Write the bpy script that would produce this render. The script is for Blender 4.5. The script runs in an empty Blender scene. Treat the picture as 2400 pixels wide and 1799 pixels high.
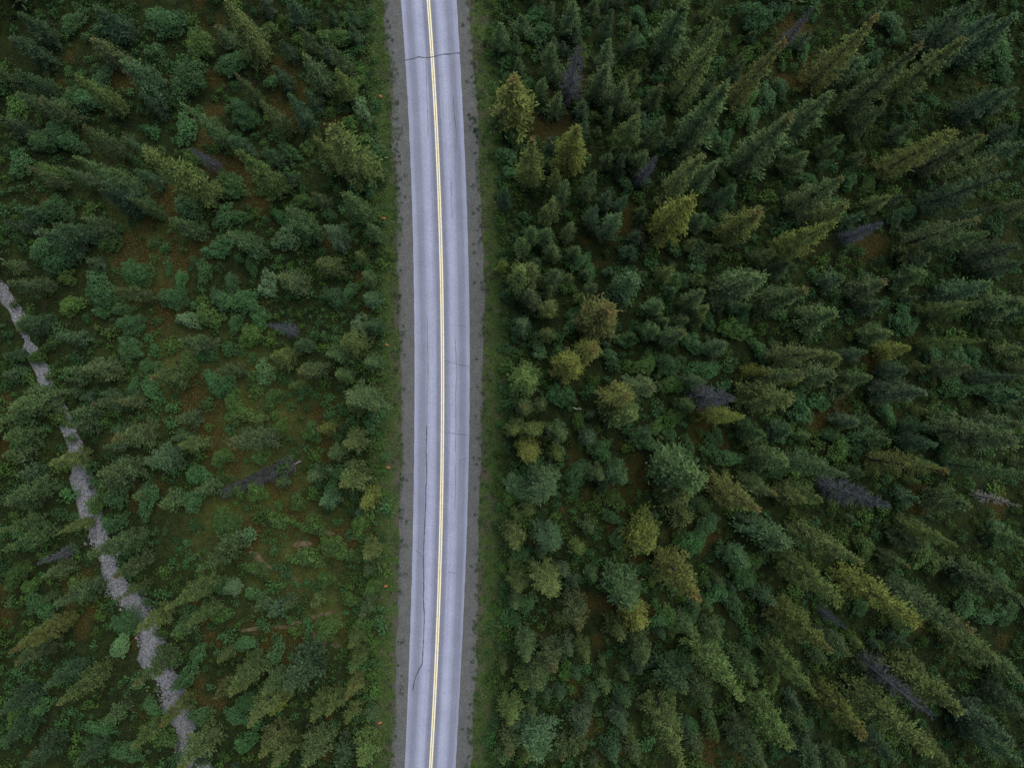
import bpy, math, random
import numpy as np
from mathutils import Vector

random.seed(7); np.random.seed(7)
scene = bpy.context.scene
col = scene.collection

# ------------------------------------------------------------------ camera, sky, sun, exposure
H = 90.0                 # drone height above the ground (m)
PPM = 17.8               # photo pixels per metre on the ground
CX, CY = 1200.0, 899.5   # nadir in the photograph
cam = bpy.data.cameras.new('camera'); cam_o = bpy.data.objects.new('camera', cam); col.objects.link(cam_o)
cam_o.location = (0, 0, H); cam_o.rotation_euler = (0, 0, 0)
cam.sensor_fit = 'HORIZONTAL'; cam.angle = 2 * math.atan(CX / PPM / H)
cam.clip_start = 1; cam.clip_end = 9000
scene.camera = cam_o

SUN_EL, SUN_AZ = math.radians(53), math.radians(38)
world = bpy.data.worlds.new('World'); scene.world = world; world.use_nodes = True
wn = world.node_tree.nodes; wl = world.node_tree.links
sky = wn.new('ShaderNodeTexSky'); sky.sky_type = 'NISHITA'; sky.sun_disc = False
sky.sun_elevation = SUN_EL; sky.sun_rotation = SUN_AZ
sky.air_density = 1.0; sky.dust_density = 2.0; sky.ozone_density = 1.5
bg = wn['Background']; wl.new(sky.outputs[0], bg.inputs[0]); bg.inputs[1].default_value = 0.05
sun = bpy.data.lights.new('sun', 'SUN'); sun.energy = 1.5; sun.angle = math.radians(70); sun.color = (1, 0.97, 0.92)
sun_o = bpy.data.objects.new('sun', sun); col.objects.link(sun_o)
sun_o.rotation_euler = (math.pi / 2 - SUN_EL, 0, math.pi - SUN_AZ)
scene.view_settings.view_transform = 'Standard'; scene.view_settings.look = 'None'
scene.view_settings.gamma = 1; scene.view_settings.exposure = 1.15
scene.render.engine = 'CYCLES'

# ------------------------------------------------------------------ helpers
def w2(px, py):                       # photo pixel -> point on flat ground
    return ((px - CX) / PPM, (CY - py) / PPM)
def tag(o, label=None, cat=None, group=None, kind=None):
    if label: o['label'] = label
    if cat: o['category'] = cat
    if group: o['group'] = group
    if kind: o['kind'] = kind
    return o
def empty(name, loc, rz=0.0, sc=(1, 1, 1)):
    o = bpy.data.objects.new(name, None); col.objects.link(o)
    o.empty_display_size = 0.3
    o.location = loc; o.rotation_euler = (0, 0, rz); o.scale = sc
    return o

_tabs = [np.random.RandomState(100 + i).rand(256, 256) for i in range(8)]
def vnoise(x, y, s, k=0):
    """smooth value noise in 0..1, feature size s metres"""
    t = _tabs[k]; x = np.asarray(x, float) / s + 900.3; y = np.asarray(y, float) / s + 900.7
    i = np.floor(x).astype(int); j = np.floor(y).astype(int); f = x - i; g = y - j
    f = f * f * (3 - 2 * f); g = g * g * (3 - 2 * g)
    a = t[i % 256, j % 256]; b = t[(i + 1) % 256, j % 256]; c = t[i % 256, (j + 1) % 256]; d = t[(i + 1) % 256, (j + 1) % 256]
    return (a * (1 - f) + b * f) * (1 - g) + (c * (1 - f) + d * f) * g

# road edges read off the photograph (pixels) -> centre line and half width
_le = np.array([(939, 0), (950, 141), (960, 300), (964, 452), (968, 600), (971.5, 817), (972, 926), (970.5, 1070), (969, 1200), (966, 1344), (961, 1470), (957, 1597), (952, 1706), (949, 1799)], float)
_re = np.array([(1070, 0), (1078, 127), (1086, 290), (1093, 452), (1097.5, 600), (1100.6, 853), (1100.6, 962), (1098, 1107), (1096, 1200), (1090, 1344), (1085, 1470), (1077, 1615), (1068, 1799)], float)
_ce = np.array([(1004, 0), (1013, 130), (1021, 275), (1029, 452), (1034.5, 600), (1036.7, 817), (1037.5, 962), (1035.6, 1107), (1034.3, 1200), (1030, 1380), (1023.6, 1525), (1017.5, 1651), (1009.5, 1799)], float)
def _fit(a):
    X = (a[:, 0] - CX) / PPM; Y = (CY - a[:, 1]) / PPM
    return np.polyfit(Y, X, 4)
_pl, _pr, _pc = _fit(_le), _fit(_re), _fit(_ce)
def _ev(p, y):
    y = np.asarray(y, float); yc = np.clip(y, -52, 52); d = np.polyder(p)
    return np.polyval(p, yc) + (y - yc) * np.polyval(d, yc)
def road_l(y): return _ev(_pl, y)
def road_r(y): return _ev(_pr, y)
def road_c(y): return _ev(_pc, y)

_ck = np.array([(-60, 610), (12, 705), (52, 790), (85, 870), (118, 945), (152, 1010), (178, 1090), (190, 1170), (222, 1245), (262, 1365), (310, 1412), (352, 1480), (348, 1535), (395, 1600), (425, 1690), (445, 1745), (480, 1840), (520, 2000)], float)
CK = np.stack([(_ck[:, 0] - CX) / PPM, (CY - _ck[:, 1]) / PPM], 1)
def creek_d(x, y):
    x = np.asarray(x, float); y = np.asarray(y, float); best = np.full(np.broadcast(x, y).shape, 1e9)
    for a, b in zip(CK[:-1], CK[1:]):
        v = b - a; t = np.clip(((x - a[0]) * v[0] + (y - a[1]) * v[1]) / (v @ v), 0, 1)
        best = np.minimum(best, np.hypot(x - a[0] - t * v[0], y - a[1] - t * v[1]))
    return best
def road_d(x, y):
    """distance outside the asphalt edge (negative on the asphalt)"""
    return np.maximum(road_l(y) - x, x - road_r(y))
def sstep(a, b, x):
    t = np.clip((np.asarray(x, float) - a) / (b - a), 0, 1); return t * t * (3 - 2 * t)
def gh(x, y):
    """ground height"""
    d = road_d(x, y)
    f = sstep(4.5, 9, d)
    z = -0.10 + 0.05 * (vnoise(x, y, 1.1, 1) - .5) * sstep(1.3, 2.2, d) - 0.30 * sstep(1.8, 4.2, d)
    z = z + f * (0.15 + 1.1 * (vnoise(x, y, 14, 2) - .5) + 0.35 * (vnoise(x, y, 3.1, 3) - .5))
    c = creek_d(x, y)
    return z - 0.35 * (1 - sstep(1.0, 3.6, c))
def ghs(x, y): return float(gh(np.array([x]), np.array([y]))[0])
_or = [(330, 560, 130), (560, 1290, 90), (480, 930, 90), (640, 1480, 90), (700, 1250, 110), (380, 760, 110), (1700, 800, 70), (1640, 1000, 60), (1370, 970, 60), (1950, 950, 70), (230, 1050, 60), (760, 980, 50), (1480, 1650, 60), (1780, 1290, 50), (620, 480, 60)]
def orange(x, y):
    """0..1 cover of rusty moss and dwarf birch"""
    v = 0.60 * vnoise(x, y, 5.5, 4) + 0.40 * vnoise(x, y, 1.7, 5)
    b = np.zeros_like(v)
    for px, py, r in _or:
        X, Y = w2(px, py); b = np.maximum(b, np.exp(-((x - X) ** 2 + (y - Y) ** 2) / (r / PPM) ** 2))
    return .85 * sstep(0.58, 0.84, v + 0.24 * b)

_cl = [(700, 1300, 150), (620, 1130, 120), (760, 1450, 90), (420, 880, 110), (560, 930, 120), (330, 600, 120), (700, 960, 90), (520, 1230, 100)]
def clearing(x, y):
    """0..1 open mossy ground"""
    b = np.zeros_like(np.asarray(x, float))
    for px, py, r in _cl:
        X, Y = w2(px, py); b = np.maximum(b, np.exp(-((x - X) ** 2 + (y - Y) ** 2) / (r / PPM) ** 2))
    return b * (.55 + .45 * vnoise(x, y, 2.4, 1))
def mesh_from(name, V, F, attrs=None, vecs=None, cols=None, smooth=False):
    """V (n,3), F (m,3|4) numpy arrays -> mesh"""
    V = np.asarray(V, np.float32); F = np.asarray(F, np.int32)
    me = bpy.data.meshes.new(name); k = F.shape[1]
    me.vertices.add(len(V)); me.vertices.foreach_set('co', V.ravel())
    me.loops.add(F.size); me.loops.foreach_set('vertex_index', F.ravel())
    me.polygons.add(len(F)); me.polygons.foreach_set('loop_start', np.arange(0, F.size, k, dtype=np.int32))
    me.polygons.foreach_set('loop_total', np.full(len(F), k, np.int32))
    if smooth: me.polygons.foreach_set('use_smooth', np.ones(len(F), bool))
    for n, a in (attrs or {}).items():
        at = me.attributes.new(n, 'FLOAT', 'POINT'); at.data.foreach_set('value', np.asarray(a, np.float32))
    for n, a in (vecs or {}).items():
        at = me.attributes.new(n, 'FLOAT_VECTOR', 'POINT'); at.data.foreach_set('vector', np.asarray(a, np.float32).ravel())
    for n, a in (cols or {}).items():
        at = me.attributes.new(n, 'FLOAT_COLOR', 'POINT'); c = np.ones((len(V), 4), np.float32); c[:, :3] = a
        at.data.foreach_set('color', c.ravel())
    me.update(calc_edges=True); me.validate()
    return me
def obj(name, me, mat, parent=None, loc=None):
    o = bpy.data.objects.new(name, me); col.objects.link(o)
    if mat and not me.materials: me.materials.append(mat)
    if parent: o.parent = parent
    if loc: o.location = loc
    return o

# ------------------------------------------------------------------ materials
class NT:
    def __init__(s, name, rough=0.8, spec=0.2):
        s.m = bpy.data.materials.new(name); s.m.use_nodes = True; s.t = s.m.node_tree; s.n = s.t.nodes; s.l = s.t.links
        s.b = s.n['Principled BSDF']; s.b.inputs['Roughness'].default_value = rough; s.b.inputs['Specular IOR Level'].default_value = spec
    def new(s, t, **k):
        n = s.n.new(t)
        for a, v in k.items(): setattr(n, a, v)
        return n
    def link(s, a, b): s.l.new(a, b)
    def attr(s, name, out='Fac'):
        return s.new('ShaderNodeAttribute', attribute_name=name).outputs[out]
    def noise(s, vec, scale, detail=3, rough=.55):
        n = s.new('ShaderNodeTexNoise'); n.inputs['Scale'].default_value = scale; n.inputs['Detail'].default_value = detail; n.inputs['Roughness'].default_value = rough
        if vec is not None: s.link(vec, n.inputs['Vector'])
        return n.outputs['Fac']
    def rng(s, v, a, b, c, d, clamp=True):
        n = s.new('ShaderNodeMapRange'); n.clamp = clamp
        for i, x in enumerate((a, b, c, d)): n.inputs[i + 1].default_value = x
        s.link(v, n.inputs[0]); return n.outputs[0]
    def mix(s, f, a, b, mode='MIX'):
        n = s.new('ShaderNodeMix', data_type='RGBA', blend_type=mode)
        for sock, v in ((n.inputs[0], f), (n.inputs[6], a), (n.inputs[7], b)):
            if hasattr(v, 'links') or hasattr(v, 'is_linked'): s.link(v, sock)
            elif isinstance(v, tuple): sock.default_value = (*v, 1)
            else: sock.default_value = v
        return n.outputs[2]
    def math(s, op, a, b=None):
        n = s.new('ShaderNodeMath', operation=op)
        for i, v in enumerate((a, b)):
            if v is None: continue
            if hasattr(v, 'is_linked'): s.link(v, n.inputs[i])
            else: n.inputs[i].default_value = v
        return n.outputs[0]
    def gray(s, v):
        n = s.new('ShaderNodeCombineColor')
        for i in range(3): s.link(v, n.inputs[i])
        return n.outputs[0]
    def ramp(s, v, stops):
        n = s.new('ShaderNodeValToRGB'); e = n.color_ramp.elements
        while len(e) < len(stops): e.new(0.5)
        for el, (p, c) in zip(e, stops): el.position = p; el.color = (*c, 1)
        s.link(v, n.inputs[0]); return n.outputs[0]
    def base(s, c): s.link(c, s.b.inputs['Base Color'])
    def pos(s): return s.new('ShaderNodeNewGeometry').outputs['Position']
    def bump(s, v, strength, dist=.05):
        n = s.new('ShaderNodeBump'); n.inputs['Strength'].default_value = strength; n.inputs['Distance'].default_value = dist
        s.link(v, n.inputs['Height']); s.link(n.outputs[0], s.b.inputs['Normal'])

def mat_needles():
    t = NT('spruce_needles', .75, .15)
    oi = t.new('ShaderNodeObjectInfo')
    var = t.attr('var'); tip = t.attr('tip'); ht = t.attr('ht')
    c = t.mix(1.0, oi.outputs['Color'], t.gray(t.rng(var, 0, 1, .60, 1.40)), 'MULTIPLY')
    young = t.mix(1.0, c, (1.62, 1.64, .98), 'MULTIPLY')            # pale new shoots, also used below to brighten crown tops
    c = t.mix(t.math('MULTIPLY', tip, t.rng(ht, .1, .95, .25, 1.0)), c, young)  # height weighting paints lit tops over dimmer bases into the needle colour
    cone = t.math('MULTIPLY', t.rng(ht, .78, 1.0, 0, 1), oi.outputs['Alpha'])
    cone = t.math('MULTIPLY', cone, t.rng(var, .35, .6, .15, 1))
    c = t.mix(cone, c, (.125, .078, .028))                            # cone-laden tops
    t.base(c); return t.m
def mat_leaves():
    t = NT('shrub_leaves', .65, .25)
    oi = t.new('ShaderNodeObjectInfo'); var = t.attr('var')
    c = t.mix(1.0, oi.outputs['Color'], t.gray(t.rng(var, 0, 1, .62, 1.38)), 'MULTIPLY')
    t.base(c); return t.m
def mat_vcol(name, rough=.75, spec=.15):
    t = NT(name, rough, spec); t.base(t.attr('col', 'Color')); return t.m
def mat_bark(name, a, b):
    t = NT(name, .9, .1); tc = t.new('ShaderNodeTexCoord').outputs['Object']
    t.base(t.mix(t.noise(tc, 9, 4), a, b)); return t.m
def mat_dead():
    t = NT('dead_wood', .9, .1); oi = t.new('ShaderNodeObjectInfo'); var = t.attr('var')
    t.base(t.mix(1.0, oi.outputs['Color'], t.gray(t.rng(var, 0, 1, .55, 1.45)), 'MULTIPLY')); return t.m
def mat_ground():
    t = NT('forest_floor', .95, .05); p = t.pos()
    o = t.attr('orange'); v = t.attr('verge')
    n1 = t.noise(p, .9, 6, .65); n2 = t.noise(p, 4.5, 4, .6)
    green = t.ramp(n1, [(.30, (.010, .013, .006)), (.52, (.018, .027, .008)), (.72, (.030, .042, .012))])
    moss = t.ramp(n1, [(.30, (.042, .046, .013)), (.52, (.066, .076, .020)), (.72, (.094, .098, .028))])
    green = t.mix(t.attr('clear'), green, moss)
    rust = t.ramp(n2, [(.30, (.017, .017, .007)), (.52, (.040, .035, .010)), (.72, (.070, .056, .015))])
    c = t.mix(t.rng(t.math('ADD', o, t.math('MULTIPLY', t.math('SUBTRACT', n2, .5), .9)), .25, .75, 0, 1), green, rust)
    grass = t.ramp(n2, [(.28, (.034, .054, .015)), (.55, (.050, .086, .022)), (.75, (.085, .090, .045))])
    soil = t.rng(t.math('ADD', t.noise(p, .55, 5, .7), t.math('MULTIPLY', t.attr('edge'), .10)), .53, .66, 0, 1)
    grass = t.mix(soil, grass, t.ramp(n2, [(.3, (.050, .046, .034)), (.7, (.105, .088, .068))]))
    t.base(t.mix(v, c, grass)); t.bump(n2, .6, .15); return t.m
def mat_road():
    t = NT('worn_asphalt', .85, .25)
    uv = t.new('ShaderNodeAttribute', attribute_name='uvw').outputs['Vector']
    sx = t.new('ShaderNodeSeparateXYZ'); t.link(uv, sx.inputs[0])
    mp = t.new('ShaderNodeMapping'); t.link(uv, mp.inputs[0]); mp.inputs['Scale'].default_value = (2.6, .045, 1)
    st = t.noise(mp.outputs[0], 1.0, 4, .6)
    u = t.math('ABSOLUTE', sx.outputs[0])
    u = t.math('ADD', u, t.math('MULTIPLY', t.math('SUBTRACT', st, .5), .35))
    u = t.rng(u, 0, 4, 0, 1)
    g = lambda v: (v * .96, v * 1.03, v * 1.34)
    band = t.ramp(u, [(.00, g(.23)), (.05, g(.19)), (.15, g(.185)), (.27, g(.31)), (.38, g(.335)), (.48, g(.29)), (.58, g(.205)), (.70, g(.20)), (.82, g(.27)), (1.0, g(.33))])
    p = t.pos()
    fine = t.noise(p, 4.0, 5, .85); mid = t.noise(p, .35, 4, .6)
    c = t.mix(1.0, band, t.gray(t.rng(fine, .25, .75, .72, 1.28)), 'MULTIPLY')
    c = t.mix(1.0, c, t.gray(t.rng(mid, .3, .7, .93, 1.07)), 'MULTIPLY')
    c = t.mix(1.0, c, t.gray(t.rng(st, .3, .7, .91, 1.09)), 'MULTIPLY')
    t.base(c); t.bump(fine, .3, .02); return t.m
def mat_gravel(name, a, b, c_, s=3.0):
    t = NT(name, .95, .1); p = t.pos()
    vo = t.new('ShaderNodeTexVoronoi'); vo.inputs['Scale'].default_value = s * 2.2; t.link(p, vo.inputs['Vector'])
    hs = t.new('ShaderNodeSeparateColor'); t.link(vo.outputs['Color'], hs.inputs[0])
    n = t.noise(p, .7, 5, .65)
    c = t.ramp(t.math('ADD', t.math('MULTIPLY', hs.outputs[0], .4), t.math('MULTIPLY', n, .6)), [(.25, a), (.5, b), (.75, c_)])
    t.base(c); t.bump(vo.outputs['Distance'], .5, .05); return t.m
def mat_paint(name, c, wear):
    t = NT(name, .7, .3); p = t.pos()
    n = t.noise(p, 5.0, 6, .8)
    t.base(t.mix(t.rng(n, .50, .66, 0, wear), c, (.24, .23, .22))); return t.m
def mat_plain(name, c, rough=.8, d=.25, s=6):
    t = NT(name, rough, .2); tc = t.new('ShaderNodeTexCoord').outputs['Object']
    n = t.noise(tc, s, 4)
    t.base(t.mix(1.0, c, t.gray(t.rng(n, .3, .7, 1 - d, 1 + d)), 'MULTIPLY')); return t.m

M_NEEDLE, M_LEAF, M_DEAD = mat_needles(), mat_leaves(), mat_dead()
M_VC = mat_vcol('undergrowth_leaves'); M_STONE = mat_vcol('creek_stones', .9, .1); M_GRASS = mat_vcol('verge_grass')
M_BARK = mat_bark('spruce_bark', (.045, .035, .028), (.10, .085, .072))
M_STEM = mat_bark('shrub_stems', (.06, .05, .04), (.12, .10, .085))

# ------------------------------------------------------------------ setting: ground, road, shoulders, creek
def axis(lim, step, far):
    a = np.arange(-lim, lim + 1e-6, step); f = np.array(far, float)
    return np.concatenate([-f[::-1], a, f])
gx = axis(96, .8, (102, 115, 140, 200, 350, 700, 1500, 3500)); gy = axis(78, .8, (84, 96, 120, 200, 350, 700, 1500, 3500))
GX, GY = np.meshgrid(gx, gy, indexing='ij')
GZ = gh(GX.ravel(), GY.ravel())
nx, ny = len(gx), len(gy)
idx = np.arange(nx * ny).reshape(nx, ny)
F = np.stack([idx[:-1, :-1], idx[1:, :-1], idx[1:, 1:], idx[:-1, 1:]], -1).reshape(-1, 4)
dd = road_d(GX.ravel(), GY.ravel())
wob = 1.2 * (vnoise(GX.ravel(), GY.ravel(), 6, 6) - .5)
ground = obj('ground', mesh_from('ground', np.stack([GX.ravel(), GY.ravel(), GZ], 1), F,
             attrs={'orange': orange(GX.ravel(), GY.ravel()), 'clear': clearing(GX.ravel(), GY.ravel()), 'verge': 1 - sstep(4.0, 5.4, dd + wob), 'edge': 1 - sstep(1.6, 3.6, dd)}, smooth=True), mat_ground())
tag(ground, 'mossy forest floor with green and rusty brown ground cover', 'ground', kind='structure')

YS = np.concatenate([np.array([-900, -500, -300, -200, -130]), np.arange(-100, 100.1, 1.0), np.array([130, 200, 300, 500, 900])])
def strip(offs, name, mat, wob=0.0):
    """offs: list of (x function of y, z) across; a longitudinal sheet along the road"""
    n = len(offs); V = []; U = []
    for y in YS:
        for fx, z in offs:
            x = float(fx(y)); V.append((x, y, z)); U.append((x - float(road_c(y)), y, 0))
    I = np.arange(len(V)).reshape(len(YS), n)
    F = np.stack([I[:-1, :-1], I[:-1, 1:], I[1:, 1:], I[1:, :-1]], -1).reshape(-1, 4)
    return mesh_from(name, V, F, vecs={'uvw': U}, smooth=True)
def mixf(t): return lambda y: road_l(y) * (1 - t) + road_r(y) * t
rng_e = lambda y, k: 0.015 * math.sin(y * 1.7 + k) + 0.012 * math.sin(y * 4.3 + 2 * k)
road = obj('road', strip([(lambda y: road_l(y) + rng_e(y, 0), .0)] + [(mixf(t), .07 * (1 - abs(2 * t - 1)) + .0) for t in (.1, .25, .5, .75, .9)] + [(lambda y: road_r(y) + rng_e(y, 1), .0)], 'road', None), mat_road())
tag(road, 'worn two-lane grey asphalt road curving gently through the forest', 'road', kind='structure')
M_SH = mat_gravel('shoulder_gravel', (.076, .080, .078), (.104, .107, .104), (.140, .138, .130), 4.0)
def shoulder(sgn, wid):
    e = (lambda y, d: road_l(y) - d) if sgn < 0 else (lambda y, d: road_r(y) + d)
    w = lambda y: wid(y) + .5 * (float(vnoise(y, 3 * sgn, 7.0, 7)) - .5) + .3 * (float(vnoise(y, 7 * sgn, 2.0, 6)) - .5)
    offs = [(lambda y: e(y, -.25), -.022), (lambda y: e(y, .4), -.022), (lambda y: e(y, w(y) - .3), -.05), (lambda y: e(y, w(y)), -.09), (lambda y: e(y, w(y) + .5), -.32)]
    if sgn < 0: offs = offs[::-1]
    return strip(offs, 'gravel_shoulder', None)
tag(obj('gravel_shoulder', shoulder(-1, lambda y: 1.75 + .010 * max(y, 0)), M_SH), 'grey gravel shoulder along the left edge of the road', 'shoulder', kind='structure')
tag(obj('gravel_shoulder', shoulder(1, lambda y: 1.75), M_SH), 'grey gravel shoulder along the right edge of the road', 'shoulder', kind='structure')

def road_z(x, y):
    l, r = float(road_l(y)), float(road_r(y)); t = (x - l) / (r - l)
    return .07 * (1 - abs(2 * t - 1))
M_YEL = mat_paint('yellow_road_paint', (.90, .80, .50), .6)
for s in (-1, 1):
    me = strip([(lambda y: road_c(y) + s * .13 - .085, 0), (lambda y: road_c(y) + s * .13 + .085, 0)], 'lane_line', None)
    for v in me.vertices: v.co.z = road_z(v.co.x, v.co.y) + .005
    tag(obj('lane_line', me, M_YEL, road))
M_CRK = mat_plain('crack_sealant', (.070, .074, .095), .8)
def ribbon(name, pts, width, mat, parent, jag=.06, taper=True, zoff=.006, zf=None, sub=10):
    """irregular thin ribbon laid on the road through pixel points"""
    P = [np.array(w2(*p)) for p in pts]; Q = []
    for a, b in zip(P[:-1], P[1:]):
        n = max(2, int(np.hypot(*(b - a)) * sub / 4))
        for i in range(n): Q.append(a + (b - a) * i / n)
    Q.append(P[-1]); Q = np.array(Q)
    T = np.gradient(Q, axis=0); T /= np.linalg.norm(T, axis=1)[:, None]; N = np.stack([-T[:, 1], T[:, 0]], 1)
    Q = Q + N * (np.random.rand(len(Q), 1) - .5) * jag * 2
    V = []
    for i, (q, n_) in enumerate(zip(Q, N)):
        w = width * random.uniform(.55, 1.3) / 2
        if taper and i in (0, len(Q) - 1): w *= .2
        for s in (-1, 1):
            x, y = q + n_ * s * w
            V.append((x, y, (zf or road_z)(x, y) + zoff))
    I = np.arange(len(V)).reshape(-1, 2)
    F = np.stack([I[:-1, 0], I[:-1, 1], I[1:, 1], I[1:, 0]], -1)
    return obj(name, mesh_from(name, V, F), mat, parent)
def ZP(ox, oy, L): return [(ox + x * .3619, oy + y * .3619) for x, y in L]
ribbon('crack', ZP(500, 0, [(1243, 391), (1290, 383), (1330, 372), (1380, 376), (1440, 366), (1500, 352), (1545, 349), (1596, 345)]), .17, M_CRK, road, .05, False)
ribbon('crack', ZP(500, 600, [(1383, 1090), (1380, 1190), (1378, 1290), (1383, 1400), (1376, 1500), (1376, 1600), (1372, 1658)]) + ZP(500, 1199, [(1370, 60), (1364, 200), (1360, 330), (1364, 420), (1360, 540), (1367, 690), (1363, 800), (1352, 980), (1322, 1040), (1300, 1095), (1292, 1165)]), .13, M_CRK, road, .03)
for L, w in ((ZP(500, 600, [(1386, 380), (1388, 560), (1392, 760), (1386, 900), (1384, 1090)]), .05), (ZP(500, 0, [(1378, 380), (1380, 560), (1388, 700), (1392, 900)]), .05),
             (ZP(1000, 0, [(170, 620), (182, 760), (192, 860), (190, 1000)]), .06), (ZP(1000, 0, [(160, 1160), (158, 1300), (168, 1420)]), .05),
             (ZP(1000, 600, [(108, 678), (170, 690), (222, 708), (276, 716)]), .05), (ZP(1000, 600, [(186, 520), (190, 660), (196, 760), (188, 900), (190, 1100), (186, 1280)]), .05),
             (ZP(1000, 600, [(100, 1138), (170, 1148), (276, 1158)]), .05), (ZP(1000, 600, [(180, 445), (272, 458)]), .05), (ZP(1000, 600, [(184, 1340), (188, 1480), (182, 1640)]), .045),
             (ZP(1000, 600, [(200, 1320), (274, 1305)]), .04), (ZP(500, 1199, [(1300, 240), (1330, 260), (1350, 300)]), .05), (ZP(1000, 1199, [(130, 390), (200, 394)]), .05)):
    ribbon('crack', L, w, M_CRK, road, .03)

# creek bed
def creek_sheet():
    P = []; W = []
    for i, (a, b) in enumerate(zip(CK[:-1], CK[1:])):
        n = max(2, int(np.hypot(*(b - a)) / .7))
        for k in range(n): P.append(a + (b - a) * k / n)
    P = np.array(P); ker = np.ones(7) / 7
    P = np.stack([np.convolve(np.pad(P[:, k], 3, mode='edge'), ker, 'valid') for k in (0, 1)], 1)
    T = np.gradient(P, axis=0); T /= np.linalg.norm(T, axis=1)[:, None]; N = np.stack([-T[:, 1], T[:, 0]], 1)
    V = []; us = np.linspace(-1, 1, 9)
    for i, (p, n_) in enumerate(zip(P, N)):
        wl = .95 + 1.7 * (float(vnoise(p[0], p[1], 2.6, 6)) - .5) + .5 * (float(vnoise(p[0], p[1], .9, 4)) - .5); wr = .95 + 1.7 * (float(vnoise(p[0], p[1], 2.2, 7)) - .5) + .5 * (float(vnoise(p[0], p[1], .9, 5)) - .5)
        k = .62 + .85 * float(sstep(-4, -18, p[1])); wl *= k; wr *= k
        for u in us:
            x, y = p + n_ * u * (wl if u < 0 else wr); V.append((x, y, ghs(x, y) + (.05 if abs(u) < .8 else -.02)))
    I = np.arange(len(V)).reshape(-1, len(us))
    return mesh_from('creek_bed', V, np.stack([I[:-1, :-1], I[:-1, 1:], I[1:, 1:], I[1:, :-1]], -1).reshape(-1, 4), smooth=True)
tag(obj('creek_bed', creek_sheet(), mat_gravel('creek_gravel', (.080, .084, .084), (.132, .137, .142), (.19, .196, .204), 3.2)), 'dry grey gravel creek bed winding along the left edge', 'creek bed', kind='structure')
M_DIRT = mat_gravel('bare_soil', (.055, .045, .022), (.090, .074, .040), (.13, .108, .066), 1.6)
for L, w in ((ZP(500, 1199, [(235, 255), (300, 290), (370, 360), (450, 375), (500, 430), (580, 460)]), .75), (ZP(500, 1199, [(520, 210), (570, 205), (640, 212)]), .8),
             (ZP(500, 1199, [(670, 110), (720, 135), (790, 150)]), .7), (ZP(500, 1199, [(170, 765), (330, 745), (480, 740), (600, 700), (700, 660), (790, 640)]), .55),
             (ZP(500, 1199, [(560, 740), (640, 780), (720, 850), (830, 870)]), .6)):
    o = ribbon('dirt_path', L, w, M_DIRT, None, .12, True, .04, lambda x, y: ghs(x, y), 8)
    tag(o, kind='structure')

# ------------------------------------------------------------------ foliage builders
class KB:
    """collects leaf-shaped kites (two triangles each) with attributes"""
    def __init__(s): s.V = []; s.F = []; s.ht = []; s.var = []; s.tip = []
    def kite(s, p, d, up, L, W, ht, var, tip=1.0, fold=.25):
        side = d.cross(up)
        if side.length < 1e-4: side = Vector((1, 0, 0))
        side.normalize(); n = side.cross(d); n.normalize()
        i = len(s.V); m = p + d * (L * .5) - n * (W * fold)
        s.V += [p, m + side * (W * .5), p + d * L, m - side * (W * .5)]
        s.F += [(i, i + 1, i + 2), (i, i + 2, i + 3)]
        s.ht += [ht] * 4; s.var += [var] * 4; s.tip += [0, tip * .55, tip, tip * .55]
    def mesh(s, name): return mesh_from(name, np.array([tuple(v) for v in s.V]), np.array(s.F), attrs={'ht': s.ht, 'var': s.var, 'tip': s.tip})
    def arrays(s): return np.array([tuple(v) for v in s.V], np.float32), np.array(s.F, np.int32), np.array(s.var, np.float32), np.array(s.ht, np.float32)

def tube(V, F, pts, rads, n=6):
    b = len(V)
    for k, (p, r) in enumerate(zip(pts, rads)):
        t = (pts[min(k + 1, len(pts) - 1)] - pts[max(k - 1, 0)]).normalized()
        a = t.orthogonal().normalized(); c = t.cross(a)
        for i in range(n):
            th = 2 * math.pi * i / n; V.append(p + (a * math.cos(th) + c * math.sin(th)) * r)
    for k in range(len(pts) - 1):
        for i in range(n):
            a0 = b + k * n + i; a1 = b + k * n + (i + 1) % n
            F.append((a0, a1, a1 + n, a0 + n))

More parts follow.
